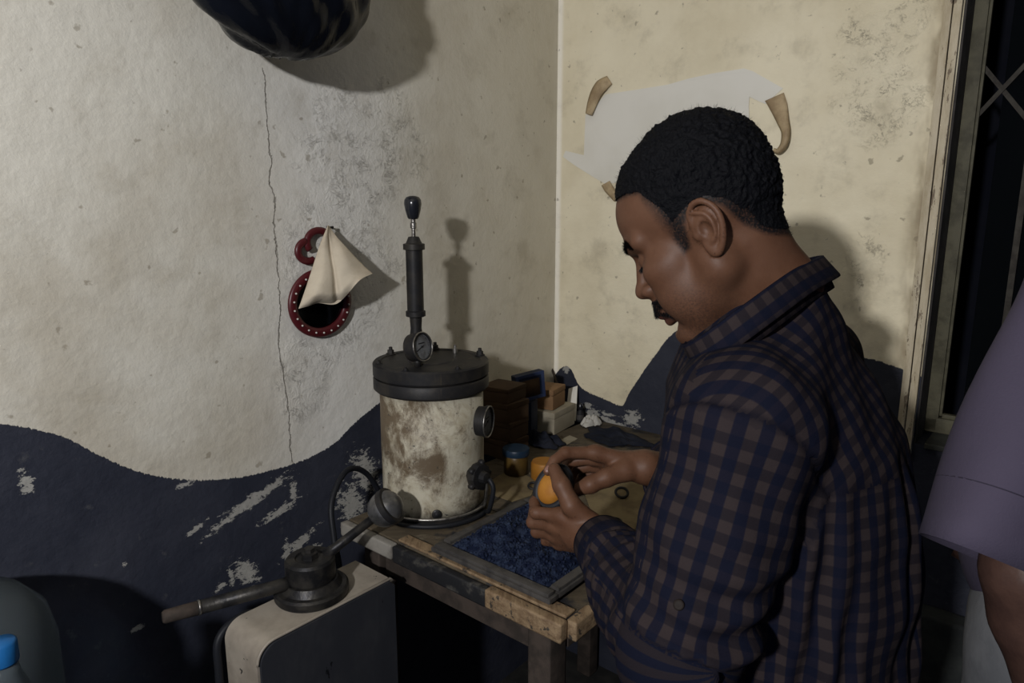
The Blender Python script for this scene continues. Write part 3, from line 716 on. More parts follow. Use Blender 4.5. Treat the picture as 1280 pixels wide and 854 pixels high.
gs = gc-gax/np.linalg.norm(gax)*0.014
obj('gauge_stem', tube([[gs[0], gs[1], zT-0.002], [gs[0], gs[1], gc[2]-0.026]], [0.008, 0.007], 12), 'black_iron', g1)
def on_pot(x, y, out=0.0):                                # point on the vessel's skin seen at (x, y)
    d = ray(x, y); o = EYE-PC; a = d[0]**2+d[1]**2; b = o[0]*d[0]+o[1]*d[1]; c = o[0]**2+o[1]**2-(rb+out)**2
    t = (-b-math.sqrt(max(b*b-a*c, 0)))/a; p = EYE+t*d; n = p-PC; n[2] = 0; return p, n/np.linalg.norm(n)
p, n = on_pot(597, 526)
n = n*0.9+rgt*0.25; n /= np.linalg.norm(n); g2 = gauge(p+n*0.024, n, 0.0335, 0.024, pv)
obj('gauge_stem', tube([p-n*0.012, p+n*0.004], 0.012, 12), 'dark_steel', g2)
p, n = on_pot(589, 592)
vl = obj('valve', lathe([(0.016, -0.004), (0.016, 0.010), (0.028, 0.012), (0.030, 0.02), (0.028, 0.030), (0.014, 0.032), (0.012, 0.044), (0.004, 0.046)], p, n, 10), 'black_iron', pv, auto=30)
for k in range(5):
    a = k*1.25; X, Yv, _ = frame(n); obj('valve_lobe', lathe([(0.006, -0.006), (0.007, 0), (0.006, 0.006)], p+n*0.022+0.029*(X*math.cos(a)+Yv*math.sin(a)), n, 10), 'black_iron', vl)
p, n = on_pot(546, 643)
pt = obj('drain_port', lathe([(0.0105, -0.003), (0.0105, 0.003), (0.008, 0.0045)], p, n, 20), 'dark_steel', pv, auto=35); obj('port_hole', lathe([(0.0062, 0.004), (0.0062, 0.0052)], p, n, 16), 'ink', pt)
p, n = on_pot(498, 632)
# hose round the base
hz = TZ+0.008; rh = rb+0.019; hp_ = []
for ang in np.linspace(335, 195, 22): a = math.radians(ang); hp_.append([PC[0]+rh*math.cos(a), PC[1]+rh*math.sin(a), hz])
vp, vn = on_pot(589, 592)
hp_ = [vp+vn*0.05, vp+vn*0.062-UP*0.02, vp+vn*0.05-UP*0.07]+hp_
hs_ = obj('black_hose', tube(spline(hp_, 4), 0.0052, 10), 'rubber', origin=PC+UP*0.002); tag(hs_, 'thin black hose looped round the foot of the pressure pot', 'hose')
ppts = [vp+vn*0.010+UP*0.02+rgt*0.022, vp+vn*0.012-UP*0.03+rgt*0.024]
for ang in np.linspace(338, 240, 16): a = math.radians(ang); ppts.append([PC[0]+(rb+0.0125)*math.cos(a), PC[1]+(rb+0.0125)*math.sin(a), TZ+0.020])
obj('pipe', tube(spline(ppts, 4), 0.0032, 8), 'steel', pv)
# black cable behind the ball
cb = [W(.085, .80, TZ-.03), W(.085, .85, TZ+.055), W(.10, .915, TZ+.085), W(.125, .975, TZ+.04), W(.15, .992, TZ-.03), W(.17, .994, TZ-.12), W(.183, .994, 0.45), W(.17, .99, 0.1)]
obj_c = obj('power_cable', tube(spline(cb, 8), 0.0065, 10), 'rubber'); tag(obj_c, 'black cable hanging over the left end of the bench', 'cable')

# ================================================================== LEVER PRESS ON CABINET
CZ = 0.80
def csq(x, y): p = onz(x, y, CZ)-CN; return float(p@WR), float(p@WL)
e1 = csq(487, 717); e2 = csq(336, 812); cs1 = (e1[0]+e2[0])/2; cq0 = e1[1]; cq1 = e2[1]+0.012; cs0 = 0.205
cab = thing('press_cabinet', 'cream and grey metal cabinet with rounded top under the lever press', 'cabinet', W((cs0+cs1)/2, (cq0+cq1)/2, 0))
rr = 0.035; prof = [(cq0, 0.0), (cq0, CZ-0.012), (cq0+0.012, CZ)]
prof += [(cq1-rr+rr*math.sin(a), CZ-rr+rr*math.cos(a)) for a in np.linspace(0, math.pi/2, 12)]+[(cq1, 0.0)]
hv = [W(cs0, q, z) for q, z in prof]+[W(cs1-0.004, q, z) for q, z in prof]; m = len(prof)
hf = [(i, i+1, m+i+1, m+i) for i in range(m-1)]+[tuple(range(m-1, -1, -1)), tuple(range(m, 2*m))]
obj('housing', (hv, hf), 'cab_cream', cab, auto=35)
ov = [W(cs1-0.0035, q-(0.004 if q > cq0+.02 else -0.004), z-0.004 if z > 0 else 0.004) for q, z in prof]
obj('side_panel', slab(ov, WR, 0.006), 'cab_side', cab, smooth=False)
obj('edge_trim', tube([W(cs1-0.002, q, z) for q, z in prof[1:-1]], 0.0028, 8), 'cab_cream', cab)
obj('cabinet_cable', tube(spline([W(cs0-0.012, cq1-0.12, CZ-0.05), W(cs0-0.012, cq1-0.05, CZ-0.012), W(cs0-0.010, cq1+0.004, CZ-0.03), W(cs0-0.004, cq1+0.014, CZ-0.09), W(cs0, cq1+0.014, CZ-0.2), W(cs0+0.01, cq1+0.012, 0.3)], 8), 0.0075, 10), 'rubber', cab)
hc = onz(390, 742, CZ); hc[2] = CZ
lp = thing('lever_press', 'black iron lever press with a steel ball and long handle on the cabinet', 'press', hc+UP*0.0005)
obj('base_plate', lathe([(0.068, 0.001), (0.070, 0.004), (0.070, 0.016), (0.066, 0.020), (0.058, 0.021), (0.05, 0.034), (0.030, 0.036)], hc, seg=48), 'dark_steel', lp, auto=35)
hub = obj('hub', lathe([(0.046, 0.036), (0.047, 0.040), (0.047, 0.072), (0.043, 0.077), (0.028, 0.078), (0.026, 0.075), (0.004, 0.075)], hc, seg=40), 'dark_steel', lp, auto=35)
obj('hub_nut', lathe([(0.016, 0.0752), (0.016, 0.086), (0.010, 0.088), (0.010, 0.096)], hc, seg=6), 'dark_steel', hub, auto=30)
ball = at(482, 636, 1.345); ha = hc+UP*0.055; hb = at(203, 772, 1.05); hb[2] = hc[2]+0.062
hb = onz(203, 772, CZ+0.05)
d1 = ball-ha; d1n = d1/np.linalg.norm(d1)
obj('arm', tube([ha+d1n*0.035, ha+d1n*0.06, ball-d1n*0.02], [0.012, 0.0095, 0.0085], 16), 'dark_steel', lp)
bl_ = obj('ball', lathe([(0.0005, -0.0355)]+[(0.0355*math.sin(a), -0.0355*math.cos(a)) for a in np.linspace(0.12, math.pi-0.12, 24)]+[(0.0005, 0.0355)], ball, d1n, 40), 'ball_steel', lp)
bd = UP*0.55-view*0.2+rgt*0.8; bd = bd/np.linalg.norm(bd)
bx_ = frame(bd)
obj('ball_band', lathe([(0.0345, 0.004), (0.0372, 0.004), (0.0372, 0.016), (0.0335, 0.017)], ball, bd, 40), 'black_iron', bl_, auto=35)
ha2 = hc+UP*0.034; d2 = hb-ha2; L2 = np.linalg.norm(d2); d2n = d2/L2
obj('handle', tube([ha2+d2n*0.035, ha2+d2n*0.06, ha2+d2n*(L2-0.055)], [0.014, 0.0125, 0.0125], 16), 'dark_steel', lp)
hgp = obj('handle_grip', tube([ha2+d2n*(L2-0.058), ha2+d2n*(L2-0.056), ha2+d2n*(L2-0.004), ha2+d2n*L2], [0.0115, 0.0125, 0.0115, 0.009], 16), 'leg_wood', lp); hgp['label'] = 'brown worn grip'
obj('handle_ring', lathe([(0.0128, -0.002), (0.0138, -0.0015), (0.0138, 0.0015), (0.0128, 0.002)], ha2+d2n*(L2-0.058), d2n, 20), 'steel', lp)

# ================================================================== THINGS ON THE BENCH
def carton(name, label, cat, px_near, px_right, zb, zt, depth_left, mat, group=None, lid=True, bev=0.004):
    """box whose near bottom corner and right bottom corner are seen at the given pixels"""
    a = onz(*px_near, zb); b = onz(*px_right, zb); e = b-a; w = np.linalg.norm(e); e /= w; l = np.cross(UP, e)
    c = a+e*w/2+l*depth_left/2; c[2] = 0
    t = thing(name, label, cat, c+UP*(zb+0.0006), group); h = zt-zb
    if lid:
        obj('box_body', box(c+UP*(zb+0.0006+h*0.36), (e, l, UP), (w/2-0.001, depth_left/2-0.001, h*0.36-0.0005), bev), mat, t, auto=35)
        obj('box_lid', box(c+UP*(zb+h*0.86), (e, l, UP), (w/2, depth_left/2, h*0.14), bev), mat, t, auto=35)
    else: obj('box_body', box(c+UP*(zb+h/2), (e, l, UP), (w/2, depth_left/2, h/2-0.0006), bev), mat, t, auto=35)
    return t, c, e, l
def ztop_at(px_base, y_top, zb):
    p = onz(*px_base, zb); return zy(y_top, p[1])
zc = ztop_at((693, 545), 517, TZ)
t_, c_, e_, l_ = carton('carton', 'cream carton with a tan carton on top of it', 'box', (693, 545), (719, 530.5), TZ, zc, 0.10, 'cream_box')
a0 = onz(692, 514.5, zc); zt2 = zy(488.5, a0[1])
carton('carton', 'small tan carton standing on top of the cream carton', 'box', (691.5, 514.5), (707, 505), zc, zt2, 0.085, 'tan_box', bev=0.006)
zk = ztop_at((664, 552), 503, TZ)
t5, c5, e5, l5 = carton('carton', 'dark blue upright carton between brown cartons and cream carton', 'box', (664, 552), (672, 546), TZ, zk, 0.07, 'blue_box', lid=False)
# blue display box with a tan window, tilted on the dark blue carton
A = onz(644, 503.5, zk); bt = thing('display_box', 'flat blue display box with tan window leaning on the dark blue carton', 'box', A+UP*0.001)
dpt = A[1]; e = onz(679, 482, zk)-A; e[2] = 0
k1 = EYE+ray(642, 470)*(dpt/ray(642, 470)[1]); hgt_ = k1[2]-A[2]; wv_ = np.array([0.075, 0.05, 0]); 
B = EYE+ray(679, 481)*((dpt+0.03)/ray(679, 481)[1]); k2 = EYE+ray(678, 457.5)*((dpt+0.03)/ray(678, 457.5)[1])
ex = np.array([.082, .049, .009]); exn = ex/np.linalg.norm(ex); nf = np.cross(exn, UP); nf /= np.linalg.norm(nf)
upv = np.cross(nf, exn)
if upv[2] < 0: upv = -upv
wd = np.linalg.norm(ex); cc = A+ex/2+upv*hgt_/2-nf*0.0
if nf@(EYE-cc) < 0: nf = -nf
obj('box_body', box(cc-nf*0.0, (exn, upv, nf), (wd/2, hgt_/2, 0.012), 0.002), 'blue_box', bt, auto=35)
fr = []
for sx_ in (-1, 1): fr.append(box(cc+exn*sx_*(wd/2-0.005)+nf*0.0125, (exn, upv, nf), (0.005, hgt_/2, 0.0025), 0.001))
for sy_ in (-1, 1): fr.append(box(cc+upv*sy_*(hgt_/2-0.005)+nf*0.0125, (exn, upv, nf), (wd/2-0.01, 0.005, 0.0025), 0.001))
M['blue_rim'] = worn('blue_carton_rim', (0.028, 0.042, 0.095), (0.02, 0.03, 0.07), 20, 0.6)
obj('box_rim', join(*fr), 'blue_rim', bt, auto=35)
obj('box_window', box(cc+nf*0.0125-upv*0.004+exn*0.002, (exn, upv, nf), (wd*0.30, hgt_*0.32, 0.001), 0), 'kraft', bt)
# brown cartons stacked behind the pot
zq = TZ; base = (628, 573)
lv = [TZ, TZ+0.052, TZ+0.104, TZ+0.156, TZ+0.196]
names = ['brown carton at the foot of the stack behind the pot', 'brown carton second from the bottom of the stack behind the pot', 'brown carton third from the bottom of the stack behind the pot', 'smaller brown carton topmost of the stack behind the pot']
bc = onz(629, 566, TZ); bc[2] = 0
for k in range(4):
    an = math.radians(-38+(-6, 4, -3, 5)[k]); e = np.array([math.cos(an), math.sin(an), 0]); l = np.cross(UP, e); w = 0.047 if k == 3 else 0.055
    h = lv[k+1]-lv[k]; t = thing('carton', names[k], 'box', bc+UP*(lv[k]+0.0006), 'brown cartons stacked behind the pot')
    obj('box_body', box(bc+UP*(lv[k]+h*0.36), (e, l, UP), (w-0.001, 0.045, h*0.355), 0.003), 'kraft', t, auto=35)
    obj('box_lid', box(bc+UP*(lv[k]+h*0.86), (e, l, UP), (w, 0.046, h*0.135), 0.003), 'kraft', t, auto=35)
# jars
def jar(label, px, r, h, body, lid, rl_, hl, squat=True):
    p = onz(*px, TZ); p[2] = TZ; t = thing('jar', label, 'jar', p+UP*0.0006)
    obj('jar_body', lathe([(r*0.9, 0.001), (r, 0.004), (r, h-0.006), (r*0.92, h-0.001), (r*0.9, h)], p, seg=36), body, t, auto=50)
    if lid: 
        l = obj('jar_lid', lathe([(rl_, h+0.0004), (rl_*1.02, h+0.003), (rl_*1.02, h+hl-0.003), (rl_*0.97, h+hl), (rl_*0.3, h+hl+0.0005)], p, seg=36), lid, t, auto=40)
    return t, p
jar('amber jar with a dark blue screw lid beside the pot', (645, 592), 0.031, 0.052, 'amber', 'teal', 0.034, 0.017)
jar('orange tub on the bench behind the held piece', (680, 598), 0.033, 0.046, 'orange', None, 0, 0)
def rag(label, px, rx, ry, h, ang, seed, name='rag', mat='rag', cat='cloth', z=TZ):
    r_ = np.random.default_rng(seed); ph = r_.uniform(0, 6.28, 8); p = onz(*px, z); ca, sa = math.cos(ang), math.sin(ang)
    def fn(u, v):
        th = u*2*math.pi; rr_ = v; k = 1+0.16*math.sin(3*th+ph[0])+0.10*math.sin(5*th+ph[1])
        x = rx*rr_*k*math.cos(th); y = ry*rr_*k*math.sin(th); f_ = max(0, 1-rr_**2.2)
        zz = h*f_*(0.75+0.35*math.sin(4*x/rx+ph[2])*math.sin(3*y/ry+ph[3])+0.22*math.sin(9*x/rx+5*y/ry+ph[4])+0.15*math.sin(13*y/ry-6*x/rx+ph[5]))
        return np.array([p[0]+ca*x-sa*y, p[1]+sa*x+ca*y, z+0.0015+max(zz, 0)+0.0035*abs(math.sin(7*th+ph[6]))*rr_])
    o = obj(name, grid(fn, 72, 22), mat); tag(o, label, cat); solid(o, 0.0015, 1); return o
rag('crumpled dark navy rag lying on the bench behind the hands', (768, 549), 0.105, 0.06, 0.022, -0.7, 3)
rag('small dark rag bunched behind the orange tub', (680, 556), 0.06, 0.035, 0.034, -0.5, 5)
rag('crumpled white tissue lying at the foot of the right wall', (738, 532), 0.034, 0.022, 0.030, 0.3, 8, 'tissue', 'tissue', 'tissue')
def scrap(label, pxs, mat, dz, seed, name='paper_scrap'):
    pts = [onz(*p, TZ)*[1, 1, 0]+UP*(TZ+dz) for p in pxs]
    o = obj(name, slab(pts, UP, 0.0012), mat, smooth=False); tag(o, label, 'paper'); return o
scrap('tan paper scrap lying on the bench right of the pot', [(612, 602), (640, 586), (672, 602), (664, 620), (640, 628), (612, 618)], 'scrap', 0.0006, 1)
scrap('small cream paper scrap by the near foot of the cream carton', [(698, 552), (712, 545), (722, 549), (708, 557)], 'cream_box', 0.0006, 2)
scrap('brown card lying under the man\'s wrists', [(728, 612), (800, 590), (818, 622), (790, 668), (745, 655)], 'scrap', 0.0006, 3, 'card')
# rings and cup
def ringobj(label, px, R_, r_, tilt=0.0, h=0, name='ring'):
    p = onz(*px, TZ); c = p+UP*(r_+0.0004+R_*math.sin(tilt))
    if 'brown card' in label: c = c+UP*0.002
    X = np.array([1, 0, 0.0]); Yv = np.array([0, math.cos(tilt), math.sin(tilt)])
    o = obj(name, tube([c+R_*(X*math.cos(t)+Yv*math.sin(t)) for t in np.linspace(0, 2*math.pi, 32, endpoint=False)], r_, 8, closed=True), 'black_iron'); tag(o, label, 'ring'); return o
ringobj('black iron ring on the brown card nearest the shirt', (777, 622), 0.014, 0.0032, 0.5)
ringobj('small black ring left of the held orange piece', (666, 611), 0.0105, 0.003, 0.4)
p = onz(766, 661, TZ)+UP*0.002; ct = thing('cup', 'small black iron cup near the cuff', 'cup', p)
obj('cup_wall', lathe([(0.017, 0.001), (0.019, 0.003), (0.020, 0.016), (0.0175, 0.0165), (0.016, 0.004), (0.002, 0.003)], p, seg=28), 'black_iron', ct, auto=40)
# card with scribbles, bottle and stick against the right wall
def lean(px, q0, q1, h, w, th):
    pass
cz0 = TZ+0.002; s0 = rc(709, 505)[0]; 
cp_ = [on_right(711, 486, 0.012), on_right(722, 482.5, 0.012), on_right(727, 502, 0.03), on_right(714, 508, 0.03)]
low = [cp_[3]*[1, 1, 0]+UP*(TZ+0.001)+WL*0.03, cp_[2]*[1, 1, 0]+UP*(TZ+0.001)+WL*0.03]
cd = thing('note_card', 'white note card with dark scribbles leaning on the right wall', 'card', (low[0]+low[1])/2)
ou = [low[0], low[1], cp_[1], cp_[0]]; nn = np.cross(ou[1]-ou[0], ou[3]-ou[0]); nn /= np.linalg.norm(nn)
if nn@(EYE-ou[0]) < 0: nn = -nn
obj('card_sheet', slab(ou, nn, 0.001), 'paper', cd, smooth=False)
scr = []
eu = (ou[1]-ou[0]); ev = (ou[3]-ou[0])
for k in range(6):
    v0 = 0.45+0.085*k; pts = [ou[0]+eu*(0.15+0.7*i/14)+ev*(v0+0.022*math.sin(i*2.3+k))+nn*0.0014 for i in range(15)]
    scr.append(tube(pts, 0.0006, 4))
obj('handwriting', join(*scr), 'ink', cd)
st = [onz(716, 500, TZ+0.06), on_right(689, 459, 0.006)]; st0 = on_right(713, 497, 0.07); st0[2] = TZ+0.004
stv = obj('stick', tube([st0, st[1]], [0.005, 0.004], 8), 'leg_wood'); tag(stv, 'thin dark stick leaning against the right wall near the corner', 'stick')
p = onz(725, 527, TZ); p[2] = TZ; bo = thing('small_bottle', 'tiny dark dropper bottle between note card and white tissue', 'bottle', p+UP*0.0006)
obj('bottle_body', lathe([(0.011, 0.001), (0.012, 0.003), (0.012, 0.03), (0.006, 0.036), (0.006, 0.04)], p, seg=20), 'ink', bo)
obj('bottle_cap', lathe([(0.0072, 0.0405), (0.0072, 0.05), (0.003, 0.058), (0.002, 0.062)], p, seg=16), 'black_plastic', bo)
obj('bottle_label', lathe([(0.01225, 0.008), (0.01225, 0.024)], p, seg=20, cap=False), 'tray_wood', bo)

# ================================================================== ON THE LEFT WALL
# mirror
mc = on_left(401, 379, 0.012); hx = np.linalg.norm(on_left(440, 379)-on_left(362, 379))/2; hzr = (on_left(401, 336)[2]-on_left(401, 422)[2])/2
mi = thing('wall_mirror', 'red framed oval mirror with white studs hanging on the left wall', 'mirror', on_left(401, 423, 0.002))
ang = np.linspace(0, 2*math.pi, 64, endpoint=False)
def rim(rx, rz, off): return [mc+WL*(-rx*math.cos(t))+UP*rz*math.sin(t)+WR*off for t in ang]
wv_ = 0.0112
obj('frame', tube(rim(hx-wv_, hzr-wv_, 0), wv_, 10, closed=True, nrm=WR, flat=0.55), 'red', mi)
obj('mirror_glass', lathe([(1.0, -0.002), (1.0, 0.0)], mc*0, WR, 48)if False else slab(rim(hx-wv_*1.2, hzr-wv_*1.2, -0.006), WR, 0.002), 'mirror', mi, smooth=False)
for k in range(22):
    a = 2*math.pi*(k+0.5)/22; c = mc+WL*(-(hx-wv_)*math.cos(a))+UP*(hzr-wv_)*math.sin(a)+WR*0.0075
    obj('stud', lathe([(0.0023, -0.002), (0.0021, 0.0005), (0.0012, 0.0014)], c, WR, 8), 'pearl', mi)
def lobe(cx, cy, r, a0, a1):
    c = on_left(cx, cy, 0.012); sc = np.linalg.norm(on_left(cx+10, cy)-on_left(cx, cy))/10; scz = (on_left(cx, cy-5)[2]-on_left(cx, cy+5)[2])/10
    return tube([c-WL*sc*r*math.cos(math.radians(a))+UP*scz*r*math.sin(math.radians(a)) for a in np.linspace(a0, a1, 24)], 0.0085, 10, nrm=WR, flat=0.7)
lb_ = obj('hanger_loops', join(lobe(385.5, 314, 12.5, 100, 300), lobe(399, 303, 14.5, -20, 215), lobe(412, 316, 12, -110, 80)), 'red', mi); lb_['label'] = 'red looped bow on top of the frame'
# cloth hung over it
L_ = [(409.5, 282), (402, 300), (395, 320), (388, 342), (380, 366), (373, 386)]
R_ = [(411, 282), (422, 297), (434, 310), (447, 324), (457, 334), (466, 342)]
bt_ = [(373, 386), (385, 383), (398, 379), (414, 381), (424, 378), (436, 366), (450, 350), (466, 342)]
Ls, Rs, Bs = spline(L_, 5), spline(R_, 5), spline(bt_, 5)
def pick(c, t): i = t*(len(c)-1); a = int(min(i, len(c)-2)); return c[a]+(c[a+1]-c[a])*(i-a)
def cloth_fn(u, v, front=True):
    a = pick(Ls, v); b = pick(Rs, v); mid = a+(b-a)*u
    bb = pick(Bs, u); lin_ = Ls[-1]+(Rs[-1]-Ls[-1])*u
    q = mid+(bb-lin_)*v**1.6
    off = 0.030+0.055*v*u+0.012*v
    if front: off += v*(0.030*math.sin(math.pi*u)+0.010*math.sin(7.5*u+1.2*v)*math.sin(math.pi*u)-0.012*math.exp(-((u-0.45-0.1*v)/0.06)**2))
    else: off -= 0.006
    off += 0.004*math.sin(9*v+4*u)
    if front: off -= 0.032*max(0, (v-0.86)/0.14)**1.5*math.sin(math.pi*min(1, u*1.15))
    return on_left(q[0], q[1], off)
cf = grid(lambda u, v: cloth_fn(u, v), 40, 44); cbk = grid(lambda u, v: cloth_fn(u, v, False), 40, 44)
nb = len(cf[0]); seam_f = [(0+j*40, (j+1)*40, nb+(j+1)*40, nb+j*40) for j in range(43)]+[(39+j*40, nb+39+j*40, nb+39+(j+1)*40, 39+(j+1)*40) for j in range(43)]
cv, cff = join(cf, cbk); cff += seam_f
cl = obj('cloth_bag', (cv, cff), 'cloth', origin=cloth_fn(0.5, 0.0)); tag(cl, 'beige folded cloth bag hung over the red mirror', 'bag')
md = cl.modifiers.new('fold', 'SUBSURF'); md.levels = 1; md.render_levels = 1
nl_ = on_left(409, 284, 0.0)
na = obj('nail', lathe([(0.0022, -0.01), (0.0022, 0.018), (0.0032, 0.019), (0.0032, 0.0205)], nl_, WR, 10), 'black_iron'); tag(na, 'dark nail in the left wall carrying the cloth bag', 'nail')
# black plastic bag, knotted and hung from a hook above the frame
bgc = on_left(344, -58, 0.125); bk_ = np.linalg.norm(on_left(460, -40, 0.125)-on_left(228, -40, 0.125))/2/0.185*0.93
axb = np.linspace
F_ = Field(np.arange(bgc[0]-0.3, bgc[0]+0.3, 0.008), np.arange(bgc[1]-0.3, bgc[1]+0.3, 0.008), np.arange(bgc[2]-0.3, bgc[2]+0.45, 0.008))
F_.ell(bgc, np.array((0.185, 0.108, 0.172))*bk_, np.array([WL, WR, UP]), k=0.02); F_.cone(bgc+UP*0.1, bgc+UP*0.27, 0.085, 0.018, k=0.06); F_.cone(bgc+UP*0.27, bgc+UP*0.34, 0.018, 0.03, k=0.02)
F_.ell(bgc+rgt*0.02-UP*0.045, np.array((0.165, 0.10, 0.128))*bk_, np.array([WL, WR, UP]), k=0.03)
V, Q = F_.mesh(2); N = vnormals(V, Q); d = V-bgc; az = np.arctan2(d[:, 1], d[:, 0]); hh = np.clip((d[:, 2]+0.17)/0.4, 0, 1)
disp = 0.7*(0.006*np.abs(np.sin(az*9+3*np.sin(hh*6)))+0.004*np.sin(az*21+hh*9))*(0.25+hh)+0.004*np.sin(d[:, 2]*38+az*3)*np.sin(az*5+d[:, 2]*22)+0.003*np.sin(d[:, 2]*90+az*7)
V = V-N*disp[:, None]
pb = obj('plastic_bag', (V, Q), 'polythene', origin=bgc+UP*0.34); tag(pb, 'bulging glossy black plastic bag hanging high on the left wall', 'bag')
hk0 = bgc+UP*0.345; hkw = hk0-WR*(((hk0-CN)@WR))
hk = obj('wall_hook', tube(spline([hkw-WR*0.005, hk0-WR*0.03+UP*0.0, hk0+WR*0.02-UP*0.005, hk0+WR*0.03+UP*0.02], 8), 0.006, 10), 'iron'); tag(hk, 'iron hook in the left wall holding the black plastic bag', 'hook')

# ================================================================== ON THE RIGHT WALL
ol = [(732, 144), (744, 133), (757, 118), (790, 113), (834, 106), (862, 98), (890, 92), (930, 85.5), (941, 89), (979, 110.5), (957, 130), (947, 126), (937, 121), (936, 133), (937, 150), (925, 185), (880, 215), (820, 232), (775, 228), (757, 230), (743, 222), (730, 214), (716, 205), (704, 196), (707, 188.5), (730, 194)]
pn = thing('torn_paper', 'torn white paper sheet stuck to the right wall behind the head', 'paper', on_right(840, 235, 0.002))
obj('paper_sheet', slab([on_right(x, y, 0.0015+0.001*math.sin(x*0.03)) for x, y in ol], WL, 0.001), 'paper', pn, smooth=False)
def strip(name, cl_, offs, ws, mat):
    """curling strip: centre pixels, lift off the wall, half width in px"""
    c = spline(cl_, 6); n = len(c); v = []
    of = np.interp(np.linspace(0, 1, n), np.linspace(0, 1, len(offs)), offs); w = np.interp(np.linspace(0, 1, n), np.linspace(0, 1, len(ws)), ws)
    for i in range(n):
        d = c[min(i+1, n-1)]-c[max(i-1, 0)]; d /= np.linalg.norm(d); pn_ = np.array([-d[1], d[0]])
        for j in range(5):
            u = j/2-1; q = c[i]+pn_*w[i]*u; v.append(on_right(q[0], q[1], of[i]*(1-0.35*u*u)+0.002))
    f = [(i*5+j, i*5+j+1, (i+1)*5+j+1, (i+1)*5+j) for i in range(n-1) for j in range(4)]
    o = obj(name, (v, f), mat, pn); solid(o, 0.0008, 0); return o
strip('paper_curl', [(762, 100), (752, 107), (745, 117), (740, 130), (736, 143)], [0.003, 0.014, 0.016, 0.012, 0.02], [6, 8, 7, 6, 4], 'tape')['label'] = 'brown curled tape at the top left corner'
strip('paper_curl', [(968, 121), (973, 133), (978, 150), (982, 165), (980, 180), (973, 189), (967, 187)], [0.003, 0.012, 0.026, 0.034, 0.036, 0.028, 0.018], [13, 11.5, 8, 5.5, 4.5, 3.5, 2], 'tape')['label'] = 'brown peeling corner curling down on the right'
strip('paper_curl', [(757, 229), (761, 236), (766, 243), (770, 250)], [0.002, 0.012, 0.02, 0.02], [6, 6, 5, 3], 'tape')['label'] = 'brown loose corner at the lower left'
# ================================================================== BOTTLES, LOWER LEFT
jp = on_left(-62, 800, 0.15); jz = 0.65
cc_ = np.array([jp[0], jp[1], 0])+WR*0.09
cr = thing('crate', 'dark low crate against the left wall carrying the water bottles', 'crate', cc_)
obj('crate_body', box(cc_+UP*jz/2+WL*0.05, (WR, WL, UP), (0.225, 0.25, jz/2-0.001), 0.006), 'crate', cr)
jt = thing('water_jug', 'large clear plastic water jug at the lower left edge', 'bottle', np.array([jp[0], jp[1], jz+0.001]))
R = 0.125; H_ = on_left(20, 716, 0.15)[2]-jz
obj('jug_body', lathe([(R*0.85, 0.002), (R, 0.012), (R, 0.08), (R*0.96, 0.09), (R, 0.10), (R, H_-0.10), (R*0.93, H_-0.055), (R*0.72, H_-0.02), (R*.4, H_-.004), (0.004, H_)], np.array([jp[0], jp[1], jz]), seg=48, cap=True), 'bottle', jt)
bp = at(2, 815, 0.86); hb_ = bp[2]-jz; b0 = np.array([bp[0], bp[1], jz])
sb_ = thing('water_bottle', 'clear water bottle with bright blue cap in front of the jug', 'bottle', b0+UP*0.001)
obj('bottle_body', lathe([(0.036, 0.002), (0.042, 0.008), (0.042, hb_*0.62), (0.036, hb_*0.74), (0.017, hb_-0.03), (0.015, hb_-0.016)], b0, seg=36), 'bottle', sb_)
obj('bottle_cap', lathe([(0.0165, hb_-0.0155), (0.0175, hb_-0.013), (0.0175, hb_+0.012), (0.015, hb_+0.015), (0.001, hb_+0.0155)], b0, seg=28), 'blue_cap', sb_)

# ================================================================== PEOPLE
HAIR = [(.14, .070), (.076, .070), (.062, .066), (.045, .061), (.034, .055), (.031, .03), (.030, .006), (.025, -.012), (.0235, -.032), (.010, -.030), (.005, -.016), (.001, -.004), (-.008, .005), (-.028, .005), (-.040, -.008), (-.046, -.036), (-.060, -.058), (-.080, -.074), (-.15, -.078), (-.15, .25), (.14, .25)]
def in_poly(x, z, P):
    ins = np.zeros(len(x), bool); n = len(P)
    for i in range(n):
        (x1, z1), (x2, z2) = P[i], P[(i+1) % n]
        c = ((z1 > z) != (z2 > z)); c &= x < (x2-x1)*(z-z1)/((z2-z1) if z2 != z1 else 1e-9)+x1; ins ^= c
    return ins
def poly_dist(x, z, P):
    d = np.full(len(x), 9.0); n = len(P)
    for i in range(n):
        a = np.array(P[i]); b = np.array(P[(i+1) % n]); ab = b-a
        t = np.clip(((x-a[0])*ab[0]+(z-a[1])*ab[1])/(ab@ab), 0, 1); d = np.minimum(d, np.hypot(x-a[0]-t*ab[0], z-a[1]-t*ab[1]))
    return d
def head_axes(az, pit, roll=0):
    a, p = math.radians(az), math.radians(pit); fh = np.array([-math.cos(a), math.sin(a), 0])
    f = math.cos(p)*fh-math.sin(p)*UP; u = math.sin(p)*fh+math.cos(p)*UP; l = np.cross(u, f); r = math.radians(roll)
    l, u = l*math.cos(r)+u*math.sin(r), u*math.cos(r)-l*math.sin(r)
    return np.array([f, l, u])
